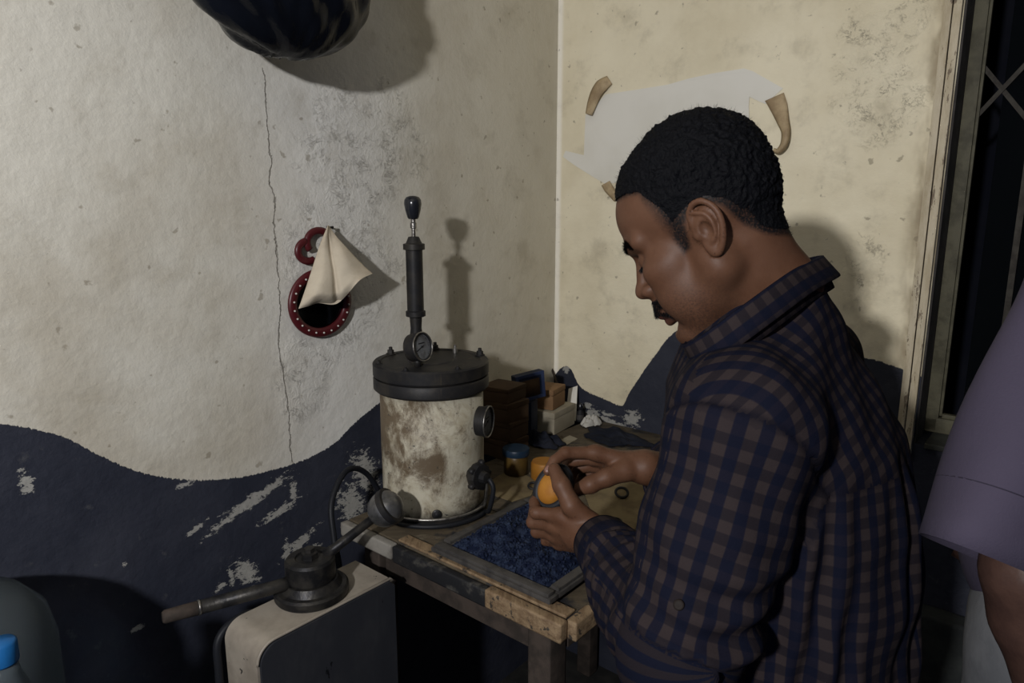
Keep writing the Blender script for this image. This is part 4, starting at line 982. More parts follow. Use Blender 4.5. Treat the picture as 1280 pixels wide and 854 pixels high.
def head_field(F, Hc, R, s):
    P = lambda x, y, z: Hc+R.T@(np.array([x, y, z])*s)
    E = lambda c, r, k, cut=False, Rl=None: F.ell(P(*c), np.array(r)*s, R if Rl is None else Rl@R, k*s, cut)
    C = lambda a, b, ra, rb, k, cut=False: F.cone(P(*a), P(*b), ra*s, rb*s, k*s, cut)
    E((-.020, 0, .026), (.086, .075, .088), .01)
    E((.030, 0, .034), (.059, .062, .054), .03)
    E((.036, 0, -.045), (.048, .055, .072), .025)
    for y in (-1, 1):
        C((.084, y*.010, .013), (.064, y*.048, .011), .0105, .010, .012)          # brow ridge
        E((.052, y*.048, -.030), (.028, .017, .018), .02)                          # cheekbone
        C((-.004, y*.053, -.062), (.064, y*.020, -.115), .017, .015, .025)          # jaw
        C((-.006, y*.058, -.02), (-.004, y*.053, -.062), .014, .016, .02)
        E((.052, y*.036, -.066), (.030, .024, .034), .02)
    E((.077, 0, -.113), (.019, .023, .017), .018)
    for y in (-1, 1):
        E((.091, y*.030, -.011), (.015, .0175, .0095), .008, cut=True)             # sockets
    C((.084, 0, -.002), (.100, 0, -.034), .0075, .0090, .012)                      # nose
    E((.1035, 0, -.0405), (.0115, .0115, .0098), .007)
    for y in (-1, 1):
        E((.0935, y*.0125, -.0435), (.0105, .0068, .0078), .005)
        E((.068, y*.031, -.0125), (.0142, .0150, .0130), .003)                     # lidded eye
        C((.0815, y*.019, -.0165), (.0745, y*.043, -.0175), .0022, .002, .003)      # lid edge
        E((.0985, y*.006, -.0500), (.0045, .0032, .0025), .002, cut=True)           # nostril
    C((.088, 0, -.058), (.0955, 0, -.074), .012, .010, .012)                       # lip mound
    for y in (-1, 1):
        C((.076, y*.023, -.0825), (.0955, y*.006, -.0775), .0045, .0068, .005)
        C((.075, y*.020, -.0855), (.0910, y*.004, -.0895), .0045, .0072, .005)
        C((.076, y*.026, -.0835), (.1025, 0, -.0835), .0012, .0014, .002, cut=True) # mouth line
    E((.084, 0, -.1005), (.008, .014, .004), .008, cut=True)
    for y in (-1, 1):                                                              # ears
        Q = lambda x, o, z: (x, y*(.0735+o), z)
        C(Q(-.012, -.004, -.020), Q(-.016, 0.0, -.018), .013, .012, .008)
        rim_ = [Q(-.004, .0015, -.012), Q(-.0075, .005, .002), Q(-.0165, .009, .0095), Q(-.028, .0125, .0075), Q(-.0355, .0145, -.004), Q(-.0365, .0145, -.018), Q(-.0315, .0115, -.032), Q(-.0235, .0075, -.0435), Q(-.0145, .0035, -.050), Q(-.0085, .001, -.047)]
        rim_ = spline(rim_, 3)
        plate = [Q(-.018, .004, -.006), Q(-.026, .0075, -.010), Q(-.025, .006, -.026), Q(-.016, .003, -.038)]
        for a in plate: E(a, (.0125, .0042, .0125), .004)
        for i in range(len(rim_)-1): F.cone(P(*rim_[i]), P(*rim_[i+1]), .0034*s, .0034*s, .0016*s)
        E(Q(-.0135, .0035, -.044), (.0080, .0036, .0085), .003)                     # lobe
        an = spline([Q(-.014, .0085, .001), Q(-.0235, .0115, -.006), Q(-.0265, .0120, -.018), Q(-.0225, .0095, -.031), Q(-.0145, .0065, -.037)], 3)
        for i in range(len(an)-1): F.cone(P(*an[i]), P(*an[i+1]), .0024*s, .0024*s, .0015*s)
        E(Q(-.0155, .011, -.0215), (.0072, .0062, .0100), .0025, cut=True)           # concha
        E(Q(-.0035, .0035, -.0220), (.0038, .0036, .0060), .002)                    # tragus
def skin_masks(o, V, N, Hc, R, s, who):
    L = (V-Hc)@R.T/s; x, y, z = L.T; near = (np.abs(x) < .16) & (np.abs(y) < .10) & (z > -.16) & (z < .2)
    ins = np.zeros(len(V), bool); ins[near] = in_poly(x[near], z[near], HAIR)
    d = np.zeros(len(V)); ii = np.where(near)[0]; dd = poly_dist(x[ii], z[ii], HAIR); d[ii] = np.where(ins[ii], dd, -dd)
    EAR = [(.004, -.010), (-.004, .004), (-.0165, .0135), (-.029, .0118), (-.0395, -.003), (-.0405, -.019), (-.035, -.034), (-.026, -.0465), (-.0145, -.055), (-.004, -.049), (.003, -.030)]
    ear = np.zeros(len(V), bool); ear[ii] = in_poly(x[ii], z[ii], EAR); skull = .0755*np.sqrt(np.clip(1-((x+.020)/.090)**2-((z-.026)/.092)**2, .2, 1)); ear &= np.abs(y) > skull+.0006
    hm = np.clip((d+.0015)/(.006+.010*np.clip((x-.0)/.02, 0, 1)*np.clip((.06-z)/.03, 0, 1)*np.clip((z+.010)/.012, 0, 1)), 0, 1)*near*(~ear)
    lip = near*np.clip(1-np.hypot((z+.0835)/.0115, y/.028), 0, 1)*(x > .07)*2
    st = near*np.clip(1-np.hypot((x-.05)/.07, (z+.10)/.065), 0, 1)*0.75
    for nm, a in (('hair_mask', hm), ('lip_mask', np.clip(lip, 0, 1)), ('stubble', st)):
        at_ = o.data.attributes.new(nm, 'FLOAT', 'POINT'); at_.data.foreach_set('value', a.astype(np.float32))
    return L, d*(~ear), near
def strands(P, D, L, w):
    """thin blades: roots, directions, lengths"""
    n = len(P); side = np.cross(D, RNG.normal(size=(n, 3))); side /= np.linalg.norm(side, axis=1)[:, None]
    V = np.empty((n*3, 3)); V[0::3] = P-side*w; V[1::3] = P+side*w; V[2::3] = P+D*L[:, None]
    return V, np.arange(n*3, dtype=np.int32).reshape(n, 3)
def sample(V, Q, N, wq, n):
    """random points on faces with weight"""
    a = np.linalg.norm(np.cross(V[Q[:, 1]]-V[Q[:, 0]], V[Q[:, 3]]-V[Q[:, 0]]), axis=1)*wq
    i = RNG.choice(len(Q), n, p=a/a.sum()); u = RNG.random((n, 2)); q = Q[i]
    p = (V[q[:, 0]]*((1-u[:, :1])*(1-u[:, 1:]))+V[q[:, 1]]*(u[:, :1]*(1-u[:, 1:]))+V[q[:, 2]]*(u[:, :1]*u[:, 1:])+V[q[:, 3]]*((1-u[:, :1])*u[:, 1:]))
    return p, N[q[:, 0]], i
def hairdo(person, V, Q, N, L, d, Hc, R, s, thick=.0085, n=34000, tufts=True):
    fade = .007*np.clip((.035-L[:, 2])/.05, 0, 1)*(L[:, 0] > -.06)+.009*np.clip((.058-L[:, 2])/.03, 0, 1)*np.clip((L[:, 0]+.005)/.02, 0, 1)*np.clip((L[:, 2]+.010)/.012, 0, 1)+.004*(L[:, 2] < -.02); h = np.clip((d-fade)/.030, 0, 1)**0.8; top = np.clip((L[:, 2]-.01)/.07, 0.22, 1)
    th = (0.0003+thick*h*top)*s
    rw = RNG.normal(size=len(V)); wob = np.zeros(len(V))
    for _ in range(3): acc = np.bincount(Q.ravel(), np.repeat(rw[Q].mean(1), 4), len(V)); rw = acc/np.maximum(np.bincount(Q.ravel(), minlength=len(V)), 1); wob += rw*.0011
    wob += 0.0004*np.sin(L[:, 0]*210+3*np.sin(L[:, 1]*80))*np.sin(L[:, 2]*190+2*np.sin(L[:, 0]*90))
    m = d > .0035+fade
    Vh = V+N*(th+wob*h*s)[:, None]; vv, qq, u = keep(Vh, Q, m); hd = obj('hair', (vv, qq), 'hair', person)
    if not tufts: return
    wq = np.clip(d[Q].mean(1)/.007+.3, 0, 1)*(1+1.2*(d[Q].mean(1) < .022))*(d[Q].min(1) > -.0006)
    p, nn, i = sample(V+N*(th*0.85)[:, None], Q, N, wq, n); dl = d[Q[i]].mean(1); tp = top[Q[i, 0]]
    comb = -R[0]*0.55-R[2]*0.5*np.ones((n, 1)); D = nn+0.55*comb*np.clip(1.2-tp, 0.3, 1)[:, None]+RNG.normal(size=(n, 3))*0.28; D /= np.linalg.norm(D, axis=1)[:, None]
    Ln = (0.0026+0.0052*np.clip(dl/.03, 0, 1)*tp)*RNG.uniform(.6, 1.25, n)*s
    hs = obj('hair_tips', strands(p, D, Ln, .00021), 'strand', person); hs['kind'] = 'stuff'
    # brows, moustache, lashes
    Pm = lambda x, y, z: (x, y, z)
    fq = V[Q].mean(1); lq = L[Q].mean(1); nx = (N[Q[:, 0]]@R[0])
    def patch(w, cnt, dirv, ln, nm):
        w = w*(nx > -0.3)
        if w.sum() == 0: return
        p, nn, _ = sample(V, Q, N, w, cnt); D = nn*0.45+dirv(p)+RNG.normal(size=(cnt, 3))*0.22; D /= np.linalg.norm(D, axis=1)[:, None]
        o = obj(nm, strands(p-nn*.0004, D, ln*RNG.uniform(.7, 1.2, cnt)*s, .00032), 'strand', person); o['kind'] = 'stuff'
    ay = np.abs(lq[:, 1]); arch = .0125+.006*np.clip((ay-.012)/.02, 0, 1)-.010*np.clip((ay-.036)/.016, 0, 1)
    for sd, nm in ((1, 'eyebrow'), (-1, 'eyebrow')):
        w = (np.abs(lq[:, 2]-arch) < .0042)*(ay > .010)*(ay < .050)*(lq[:, 0] > .045)*(np.sign(lq[:, 1]) == sd)
        patch(w.astype(float), 900, lambda p: np.tile(R[1]*sd*1.0-R[0]*.35, (len(p), 1)), .0075, nm)
        w = (np.abs(lq[:, 2]+.0175) < .0022)*(ay > .019)*(ay < .044)*(lq[:, 0] > .066)*(np.sign(lq[:, 1]) == sd)
        patch(w.astype(float), 160, lambda p: np.tile(R[0]*1.2-R[2]*.8, (len(p), 1)), .007, 'eyelashes')
    w = (lq[:, 2] < -.0565)*(lq[:, 2] > -.0755-.010*np.clip((ay-.012)/.015, 0, 1))*(ay < .029)*(lq[:, 0] > .07)
    patch(w.astype(float), 3600, lambda p: np.tile(-R[2]*1.1+R[0]*.05, (len(p), 1))+np.sign(((p-Hc)@R[1]))[:, None]*R[1]*.35, .0068, 'moustache')

# ---------------- the man at the bench
s_h = 1.03; Hc = at(874, 275, 0.85); HR = head_axes(27, 33)
tf = np.array([-0.845, 0.535, 0]); tf /= np.linalg.norm(tf); tl = np.cross(UP, tf)
LS = at(932, 520, 0.745); RS = LS-tl*0.38; MS = (LS+RS)/2
C7 = at(970, 368, 0.855)
LE = at(853, 792, 0.735); LWR = at(757, 684, 0.965)
RE = MS-tl*0.20+tf*0.10-UP*0.245; RWR = at(806, 584, 1.065)
px_ = lambda l: [at(*p) for p in l]
LF = [px_([(702, 645, 1.015), (670, 641, 1.035), (668, 628, 1.06), (676, 618, 1.07)]),
      px_([(694, 657, 1.03), (666, 653, 1.055), (668, 638, 1.078), (678, 628, 1.085)]),
      px_([(694, 668, 1.045), (671, 665, 1.072), (674, 648, 1.092), (684, 638, 1.095)]),
      px_([(700, 678, 1.055), (682, 676, 1.082), (682, 660, 1.10), (690, 650, 1.103)])]
LT = px_([(738, 655, 1.0), (714, 632, 0.997), (702, 607, 1.006), (693, 587, 1.022)])
RFn = [px_([(745, 566, 1.065), (707, 566, 1.055), (693, 576, 1.045), (685, 589, 1.036)]),
       px_([(744, 572, 1.085), (711, 577, 1.095), (706, 590, 1.085), (704, 602, 1.075)]),
       px_([(748, 581, 1.10), (718, 586, 1.115), (713, 598, 1.105), (711, 609, 1.095)]),
       px_([(755, 590, 1.11), (729, 595, 1.125), (722, 604, 1.118), (719, 612, 1.108)])]
RT = px_([(782, 588, 1.055), (758, 597, 1.045), (738, 606, 1.042), (721, 613, 1.048)])
fine = 0.0017
Fd = Field(axis_steps(MS[0]-0.36, MS[0]+0.34, 0.012, [(Hc[0]-.125, Hc[0]+.115, fine), (0.02, 0.20, fine)]),
           axis_steps(MS[1]-0.28, MS[1]+0.38, 0.012, [(Hc[1]-.115, Hc[1]+.115, fine), (LF[0][0][1]-.10, LF[0][0][1]+.20, 0.0020)]),
           axis_steps(-0.01, Hc[2]+0.15, 0.014, [(Hc[2]-.145, Hc[2]+.14, fine), (LF[0][0][2]-.055, LF[0][0][2]+.085, 0.0018)]))
def limbs(F, k=1.0):
    F.chain([LS, LE, LE+(LWR-LE)*.35, LWR], [.048, .040, .040, .027], .02); F.chain([RS, RE, RE+(RWR-RE)*.35, RWR], [.048, .040, .040, .0265], .02)
pel = MS-UP*0.38-tf*0.01
def T(u, v, z): return np.array([*(MS+tf*u+tl*v)[:2], z])
# trunk, legs and feet (hidden by the clothes but continuous with the rest)
Fd.ell(T(.0, 0, MS[2]-.10), (.105, .165, .16), np.array([tf, tl, UP]), .03); Fd.ell(T(.02, 0, MS[2]-.30), (.12, .15, .16), np.array([tf, tl, UP]), .05)
Fd.ell(T(-.01, 0, .90), (.11, .155, .12), np.array([tf, tl, UP]), .05); Fd.cone(RS, LS, .05, .05, .05); Fd.cone(T(.0, 0, MS[2]-.02), C7, .07, .052, .05)
for sd in (-1, 1):
    Fd.chain([T(0, sd*.085, .88), T(.02, sd*.095, .49), T(-.01, sd*.10, .10)], [.085, .056, .040], .03); Fd.cone(T(-.045, sd*.10, .035), T(.15, sd*.115, .025), .034, .026, .02)
Pn = lambda x, y, z: Hc+HR.T@(np.array([x, y, z])*s_h)
Fd.chain([C7+tf*.005-UP*.01, Pn(-.030, 0, -.040)], [.056, .0535], .025); Fd.chain([T(.055, 0, MS[2]+.06), Pn(.008, 0, -.075)], [.05, .046], .035)
limbs(Fd)
def hand(F, wr, fingers, thumb, rad=.0092):
    for j, f in enumerate(fingers):
        r = rad*(1.0, 1.03, 0.98, 0.86)[j]
        F.chain(f, [r*1.12, r*1.02, r*.93, r*.80], .0016)
        F.ell(f[1], np.full(3, r*1.07), k=.003)
        F.cone(wr+(f[0]-wr)*.12, f[0], .0150, .0122, .010)
    m = (fingers[0][0]+fingers[3][0])/2; F.cone(wr, m*.6+wr*.4, .023, .018, .012)
    F.chain([wr+(thumb[0]-wr)*.3]+thumb, [.018, .0168, .0142, .0128, .0098], .006)
hand(Fd, LWR, LF, LT); hand(Fd, RWR, RFn, RT)
head_field(Fd, Hc, HR, s_h)
V, Q = Fd.mesh(1); N = vnormals(V, Q)
foot0 = T(0, 0, 0.0)
man = thing('person', 'man with short black hair in a dark gingham shirt working at the bench', 'person', foot0)
body = obj('body', (V, Q), 'skin', man)
L_h, d_h, near_h = skin_masks(body, V, N, Hc, HR, s_h, 'man')
hairdo(man, V, Q, N, L_h, d_h, Hc, HR, s_h)
def nail(c, ax, nr, r):
    x, y, z = frame(nr, ax); o = lathe([(1.0, -0.15), (0.85, 0.35), (0.45, 0.52), (0.01, 0.58)], np.zeros(3), UP, 16, cap=False)
    v = np.array([c+x*p[0]*r*1.15+y*p[1]*r*.85+z*p[2]*r*.5 for p in o[0]]); obj('nail', (v, o[1]), 'nail', man)
def nail_on(f, back):
    a = f[-1]-f[-2]; a /= np.linalg.norm(a); b = back-(back@a)*a; b /= np.linalg.norm(b); nail(f[-1]+b*.0062-a*.001, a, b, .0058)
nail_on(LT, EYE-LT[-1]); nail_on(RFn[0], (EYE-RFn[0][-1])*.7+rgt*-.2+UP*.1); nail_on(RT, UP*.7+(EYE-RT[-1])*.4)

# ---------------- his shirt
prof_t = [(.70, .150, .205, -.032), (.93, .152, .203, -.030), (1.05, .158, .205, -.022), (1.15, .156, .208, -.014), (1.24, .146, .205, -.002), (1.30, .126, .188, .014), (1.345, .102, .150, .022), (1.385, .080, .095, .03), (1.43, .052, .06, .035)]
dz_ = MS[2]-1.30
pz = np.array([p[0]+dz_ if p[0] > 1 else p[0] for p in prof_t]); pa = np.array([p[1] for p in prof_t]); pbw = np.array([p[2] for p in prof_t]); po = np.array([p[3] for p in prof_t])
def torso_sdf(X, Y, Z):
    Zc = np.clip(Z, pz[0], pz[-1]); a = np.interp(Zc, pz, pa); b = np.interp(Zc, pz, pbw); o = np.interp(Zc, pz, po)
    dx, dy = X-MS[0], Y-MS[1]; u = dx*tf[0]+dy*tf[1]-o; v = dx*tl[0]+dy*tl[1]
    q = np.sqrt((u/a)**2+(v/b)**2)+1e-6; g = np.sqrt((u/a**2)**2+(v/b**2)**2)+1e-6
    return np.maximum(np.minimum(q*(q-1)/g, (q-1)*np.maximum(a, b)), np.maximum(Z-pz[-1], pz[0]-Z))
Fs = Field(np.arange(MS[0]-.40, MS[0]+.36, .0048), np.arange(MS[1]-.33, MS[1]+.40, .0048), np.arange(.68, MS[2]+.16, .0048))
Fs.put(torso_sdf, (MS[0]-.26, MS[1]-.26, .68), (MS[0]+.26, MS[1]+.26, MS[2]+.14), .01)
cuff_end = LE+(LWR-LE)*0.93; rroll = RE+(RWR-RE)*0.70
LSs, RSs = LS-UP*.012+tl*.004, RS-UP*.012
Fs.chain([LSs-tl*.05+UP*.004, LSs], [.075, .078], .035); Fs.chain([LSs, LSs+(LE-LSs)*.5, LE-UP*.006, LE+(LWR-LE)*.45-UP*.006, cuff_end], [.079, .074, .070, .060, .041], .022)
Fs.chain([RSs+tl*.05, RSs, RE, rroll], [.07, .076, .066, .050], .022)
Fs.cone(MS-tl*.13+tf*.02, C7-UP*.045, .06, .054, .05); Fs.cone(MS+tl*.13+tf*.02, C7-UP*.045, .062, .054, .06)
Fs.cone(C7-UP*.06+tf*.02, C7+tf*.045-UP*.012, .076, .055, .03)
Fs.cone(C7-tf*.008-UP*.045, C7-tf*.004-UP*.014, .062, .050, .02)
V, Q = Fs.mesh(2)
# folds: along-arm coordinates, trunk angle
def seg_param(P, a, b): ab = b-a; t = np.clip(((P-a)@ab)/(ab@ab), 0, 1); c = a+t[:, None]*ab; return t, np.linalg.norm(P-c, axis=1), c
def arm_coords(P, A, B, Cc):
    t1, d1, c1 = seg_param(P, A, B); t2, d2, c2 = seg_param(P, B, Cc); L1 = np.linalg.norm(B-A); L2 = np.linalg.norm(Cc-B)
    first = d1 < d2; s = np.where(first, t1*L1, L1+t2*L2); cen = np.where(first[:, None], c1, c2)
    pn_ = np.cross(B-A, Cc-B); pn_ /= np.linalg.norm(pn_); ax = np.where(first[:, None], (B-A)/L1, (Cc-B)/L2); e2 = np.cross(ax, pn_)
    r = P-cen; ang = np.arctan2((r*e2).sum(1), r@pn_); return s, ang, np.where(first, d1, d2), t1
N = vnormals(V, Q)
sL, aL, dL, tL = arm_coords(V, LSs, LE, cuff_end); sR, aR, dR, tR = arm_coords(V, RSs, RE, rroll)
lv_ = (V-MS)@tl; lu = (V-MS)@tf; ta_ = np.arctan2(lv_/.2, lu/.15)
tors = torso_sdf(V[:, 0], V[:, 1], np.minimum(V[:, 2], pz[-1]-1e-4))
def arm_side(dA, sA, S, E, out, rr_):
    n = (E-S)/np.linalg.norm(E-S)*.80+out*.45; n /= np.linalg.norm(n)
    plane = (V-(S+(E-S)*.10))@n; up_ = np.maximum(0, .9-sA/.30)
    return np.minimum(plane, (tors-.012)-(dA-rr_)+up_*.06)
gL = arm_side(dL, sL, LSs, LE, tl, .073); gR = arm_side(dR, sR, RSs, RE, -tl, .070)
inL = gL > 0; inR = gR > 0
Larm = np.linalg.norm(LE-LSs); tot = Larm+np.linalg.norm(cuff_end-LE)
el = np.exp(-((sL-Larm)/.085)**2)
dis = np.zeros(len(V))
dis += inL*(el*.0075*np.sin(sL*150+2.2*np.sin(aL*2+.6))*(0.55+.45*np.sin(aL+.8)))
dis += inL*(np.exp(-((sL-tot+.05)/.06)**2)*.005*np.sin(sL*190+1.6*np.sin(aL*3)))
dis += inL*.0028*np.sin(aL*4+sL*14)*np.sin(sL*31+aL*2)
bk = (~inL & ~inR)*np.clip((-lu+.02)/.08, 0, 1)
dis -= .0022*np.clip(1-np.abs(gL)/.007, 0, 1)*(dL < .12)
dis += bk*np.clip((MS[2]-.06-V[:, 2])/.06, 0, 1)*.0075*np.sin(ta_*26+2.0*np.sin(V[:, 2]*9))*(.5+.5*np.sin(ta_*7+V[:, 2]*5))
dis += (~inL & ~inR)*np.clip((MS[2]-.15-V[:, 2])/.1, 0, 1)*.006*np.sin(V[:, 2]*34+3*np.sin(ta_*3))*np.sin(ta_*5+V[:, 2]*12)
dis += (~inL & ~inR)*.0035*np.sin(lv_*52+lu*30+V[:, 2]*14)*np.sin(V[:, 2]*27+lu*22)*np.clip((V[:, 2]-MS[2]+.2)/.15, 0, 1)
V = V+N*dis[:, None]
# open the cuff end, the neck and the hem
shirt = obj('shirt', (V, Q), 'gingham', man)
uvl = shirt.data.uv_layers.new(name='cloth')
fc = V[Q].mean(1); nrm_f = np.cross(V[Q[:, 2]]-V[Q[:, 0]], V[Q[:, 3]]-V[Q[:, 1]]); nrm_f /= np.maximum(np.linalg.norm(nrm_f, axis=1), 1e-12)[:, None]
fL = inL[Q].mean(1) > .5; fR = inR[Q].mean(1) > .5
flu = (fc-MS)@tf
yoke = (~fL) & (~fR) & (flu < .045) & (fc[:, 2] > MS[2]-.078)
UVv = np.zeros((len(Q), 4, 2))
for c in range(4):
    q = Q[:, c]; ang = ta_[q]; a0 = ta_[Q[:, 0]]; ang = np.where(ang-a0 > math.pi, ang-2*math.pi, np.where(ang-a0 < -math.pi, ang+2*math.pi, ang))
    u = ang*.185; v = V[q, 2].copy()
    u = np.where(yoke, lv_[q]*1.0, u); v = np.where(yoke, lu[q]+.8*(V[q, 2]-MS[2]), v)
    aa = aL[q]; b0 = aL[Q[:, 0]]; aa = np.where(aa-b0 > math.pi, aa-2*math.pi, np.where(aa-b0 < -math.pi, aa+2*math.pi, aa))
    u = np.where(fL, aa*.072, u); v = np.where(fL, sL[q], v)
    ab_ = aR[q]; b0 = aR[Q[:, 0]]; ab_ = np.where(ab_-b0 > math.pi, ab_-2*math.pi, np.where(ab_-b0 < -math.pi, ab_+2*math.pi, ab_))
    u = np.where(fR, ab_*.066, u); v = np.where(fR, sR[q], v); UVv[:, c, 0] = u; UVv[:, c, 1] = v
uvl.data.foreach_set('uv', UVv.astype(np.float32).ravel())
sm_ = np.clip(1-np.abs(gL)/.006, 0, 1)*(dL < .12)
sm_ = np.maximum(sm_, (~inL)*(~inR)*(lu < .045)*np.clip(1-np.abs(V[:, 2]-MS[2]+.078)/.005, 0, 1)*.8)
sm_ = np.maximum(sm_, inL*np.clip(1-np.abs(sL-tot+.062)/.004, 0, 1))
at_ = shirt.data.attributes.new('seam', 'FLOAT', 'POINT'); at_.data.foreach_set('value', sm_.astype(np.float32))
def cloth_uv(o, fn):
    uv = o.data.uv_layers.new(name='cloth'); a = np.array([fn(l.vertex_index) for l in o.data.loops], np.float32); uv.data.foreach_set('uv', a.ravel())
# collar: stand and fall
ctop = [at(1029, 321, .865), at(992, 340, .785), at(937, 379, .752), at(885, 417, .765), at(855, 434, .815), at(868, 420, .885), at(925, 370, .945), at(990, 332, .935)]
ctop = spline(ctop, 8, closed=True); cen = ctop.mean(0)
cn_ = np.zeros(3)
for i in range(len(ctop)): cn_ += np.cross(ctop[i]-cen, ctop[(i+1) % len(ctop)]-cen)
cn_ /= np.linalg.norm(cn_); cn_ = cn_ if cn_[2] > 0 else -cn_
rows = []
for (k, h) in ((.90, -.040), (.94, -.018), (.965, -.003), (.985, .002), (1.005, .001), (1.015, -.009), (1.030, -.020), (1.042, -.029), (1.037, -.031)):
    rows.append(cen+(ctop-cen)*k+cn_*h)
cv_ = np.vstack(rows); m = len(ctop); cf_ = [(r*m+i, r*m+(i+1) % m, (r+1)*m+(i+1) % m, (r+1)*m+i) for r in range(len(rows)-1) for i in range(m)]
col_ = obj('collar', (cv_, cf_), 'gingham', shirt); clen = np.concatenate([[0], np.cumsum(np.linalg.norm(np.diff(ctop, axis=0), axis=1))])
def _cuv(vi): r, i = divmod(vi, m); return ((0, .02, .035, .04, .045, .054, .065, .074, .076)[r], clen[i])
cloth_uv(col_, _cuv); at_ = col_.data.attributes.new('seam', 'FLOAT', 'POINT'); at_.data.foreach_set('value', np.where(np.arange(len(cv_))//m == 7, .8, 0).astype(np.float32)); solid(col_, .0016, 0)
# left cuff
cd_ = (LWR-LE)/np.linalg.norm(LWR-LE); c0 = cuff_end-cd_*.030; rows = []
X_, Y_, _ = frame(cd_)
for (h, r) in ((-.004, .0455), (0, .0475), (.030, .0455), (.056, .0420), (.062, .0415), (.0625, .039), (.05, .0375)):
    rows.append([c0+cd_*(h+.004*math.sin(a*2+1))+(X_*math.cos(a)+Y_*math.sin(a))*r*(1+.03*math.sin(3*a)) for a in np.linspace(0, 2*math.pi, 48, endpoint=False)])
cv_ = np.vstack(rows); cf_ = [(r*48+i, r*48+(i+1) % 48, (r+1)*48+(i+1) % 48, (r+1)*48+i) for r in range(len(rows)-1) for i in range(48)]
cu = obj('cuff', (cv_, cf_), 'gingham', shirt); cloth_uv(cu, lambda vi: ((vi//48)*.011, (vi % 48)*.0062))
# rolled right sleeve
rd_ = (RWR-RE)/np.linalg.norm(RWR-RE); X_, Y_, _ = frame(rd_); rows = []
for (h, r) in ((-.03, .052), (-.022, .057), (.0, .0565), (.018, .054), (.022, .050), (.016, .046), (-.01, .044)):
    rows.append([rroll+rd_*(h+.003*math.sin(a*2))+(X_*math.cos(a)+Y_*math.sin(a))*r*(1+.03*math.sin(3*a+1)) for a in np.linspace(0, 2*math.pi, 40, endpoint=False)])
cv_ = np.vstack(rows); cf_ = [(r*40+i, r*40+(i+1) % 40, (r+1)*40+(i+1) % 40, (r+1)*40+i) for r in range(len(rows)-1) for i in range(40)]
ru = obj('rolled_sleeve', (cv_, cf_), 'gingham', shirt); cloth_uv(ru, lambda vi: ((vi//40)*.011, (vi % 40)*.0075))
def on_mesh(px, V):                                      # nearest shirt vertex on the sight line
    d = ray(*px); P = V-EYE; t = P@d/(d@d); dist = np.linalg.norm(P-t[:, None]*d, axis=1); m = np.where(dist < .006)[0]
    i = m[np.argmin(t[m])] if len(m) else np.argmin(dist); return i
i = on_mesh((843, 752), V); Nn = vnormals(V, Q)
obj('button', lathe([(.0052, -.001), (.0056, .001), (.0048, .0024), (.0025, .002), (.0005, .002)], V[i], Nn[i], 16), 'button_horn', shirt)
# trousers and shoes
Ft = Field(np.arange(MS[0]-.30, MS[0]+.30, .010), np.arange(MS[1]-.30, MS[1]+.30, .010), np.arange(0, 1.0, .010))
Ft.ell(T(0, 0, .90), (.135, .185, .14), np.array([tf, tl, UP]), .05)
for sd in (-1, 1): Ft.chain([T(0, sd*.085, .86), T(.02, sd*.098, .49), T(-.008, sd*.10, .13)], [.105, .082, .066], .03)
obj('trousers', Ft.mesh(1), 'trousers', man)
for sd in (-1, 1):
    Fo = Field(np.arange(MS[0]-.35, MS[0]+.35, .006), np.arange(MS[1]-.35, MS[1]+.35, .006), np.arange(0.0, .12, .006)-.004)
    Fo.chain([T(-.05, sd*.10, .045), T(.06, sd*.108, .042), T(.155, sd*.116, .034)], [.044, .043, .036], .03)
    Vs, Qs = Fo.mesh(1); Vs[:, 2] = np.maximum(Vs[:, 2], 0.001); obj('shoe', (Vs, Qs), 'shoe', man)

# ---------------- the piece in his hands: orange wax in a black clamp
oc = at(691, 609, 1.052); ov_ = EYE-oc; ov_ /= np.linalg.norm(ov_)
oz = ov_*.80-rgt*.45+UP*.1; oz /= np.linalg.norm(oz); ox = UP*.75+rgt*.5; ox = ox-(ox@oz)*oz; ox /= np.linalg.norm(ox); oy = np.cross(oz, ox)
hpv = thing('wax_mould', 'orange wax piece in a black ring clamp held in both hands', 'mould', oc)
o_ = lathe([(0.001, -1), (.55, -.92), (.85, -.6), (1, 0), (.9, .5), (.62, .86), (.3, 1.0), (.001, 1.03)], np.zeros(3), UP, 40)
obj('wax', (np.array([oc+ox*p[0]*.030+oy*p[1]*.0225+oz*p[2]*.013 for p in o_[0]]), o_[1]), 'orange', hpv)
ringp = [oc+ox*.0325*math.cos(a)+oy*.0245*math.sin(a)-oz*.002 for a in np.linspace(0, 2*math.pi, 48, endpoint=False)]
obj('clamp_ring', tube(ringp, .0068, 10, closed=True, nrm=oz), 'rubber', hpv)
obj('clamp_cap', (np.array([oc+rgt*.016-UP*.002-ov_*.004+ox*p[0]*.021+oy*p[1]*.016+oz*p[2]*.013 for p in o_[0]]), o_[1]), 'rubber', hpv)
obj('clamp_back', (np.array([oc+ox*p[0]*.0295+oy*p[1]*.022-oz*(.004+.012*(p[2]+1)/2) for p in o_[0]]), [q[::-1] for q in o_[1]]), 'rubber', hpv)

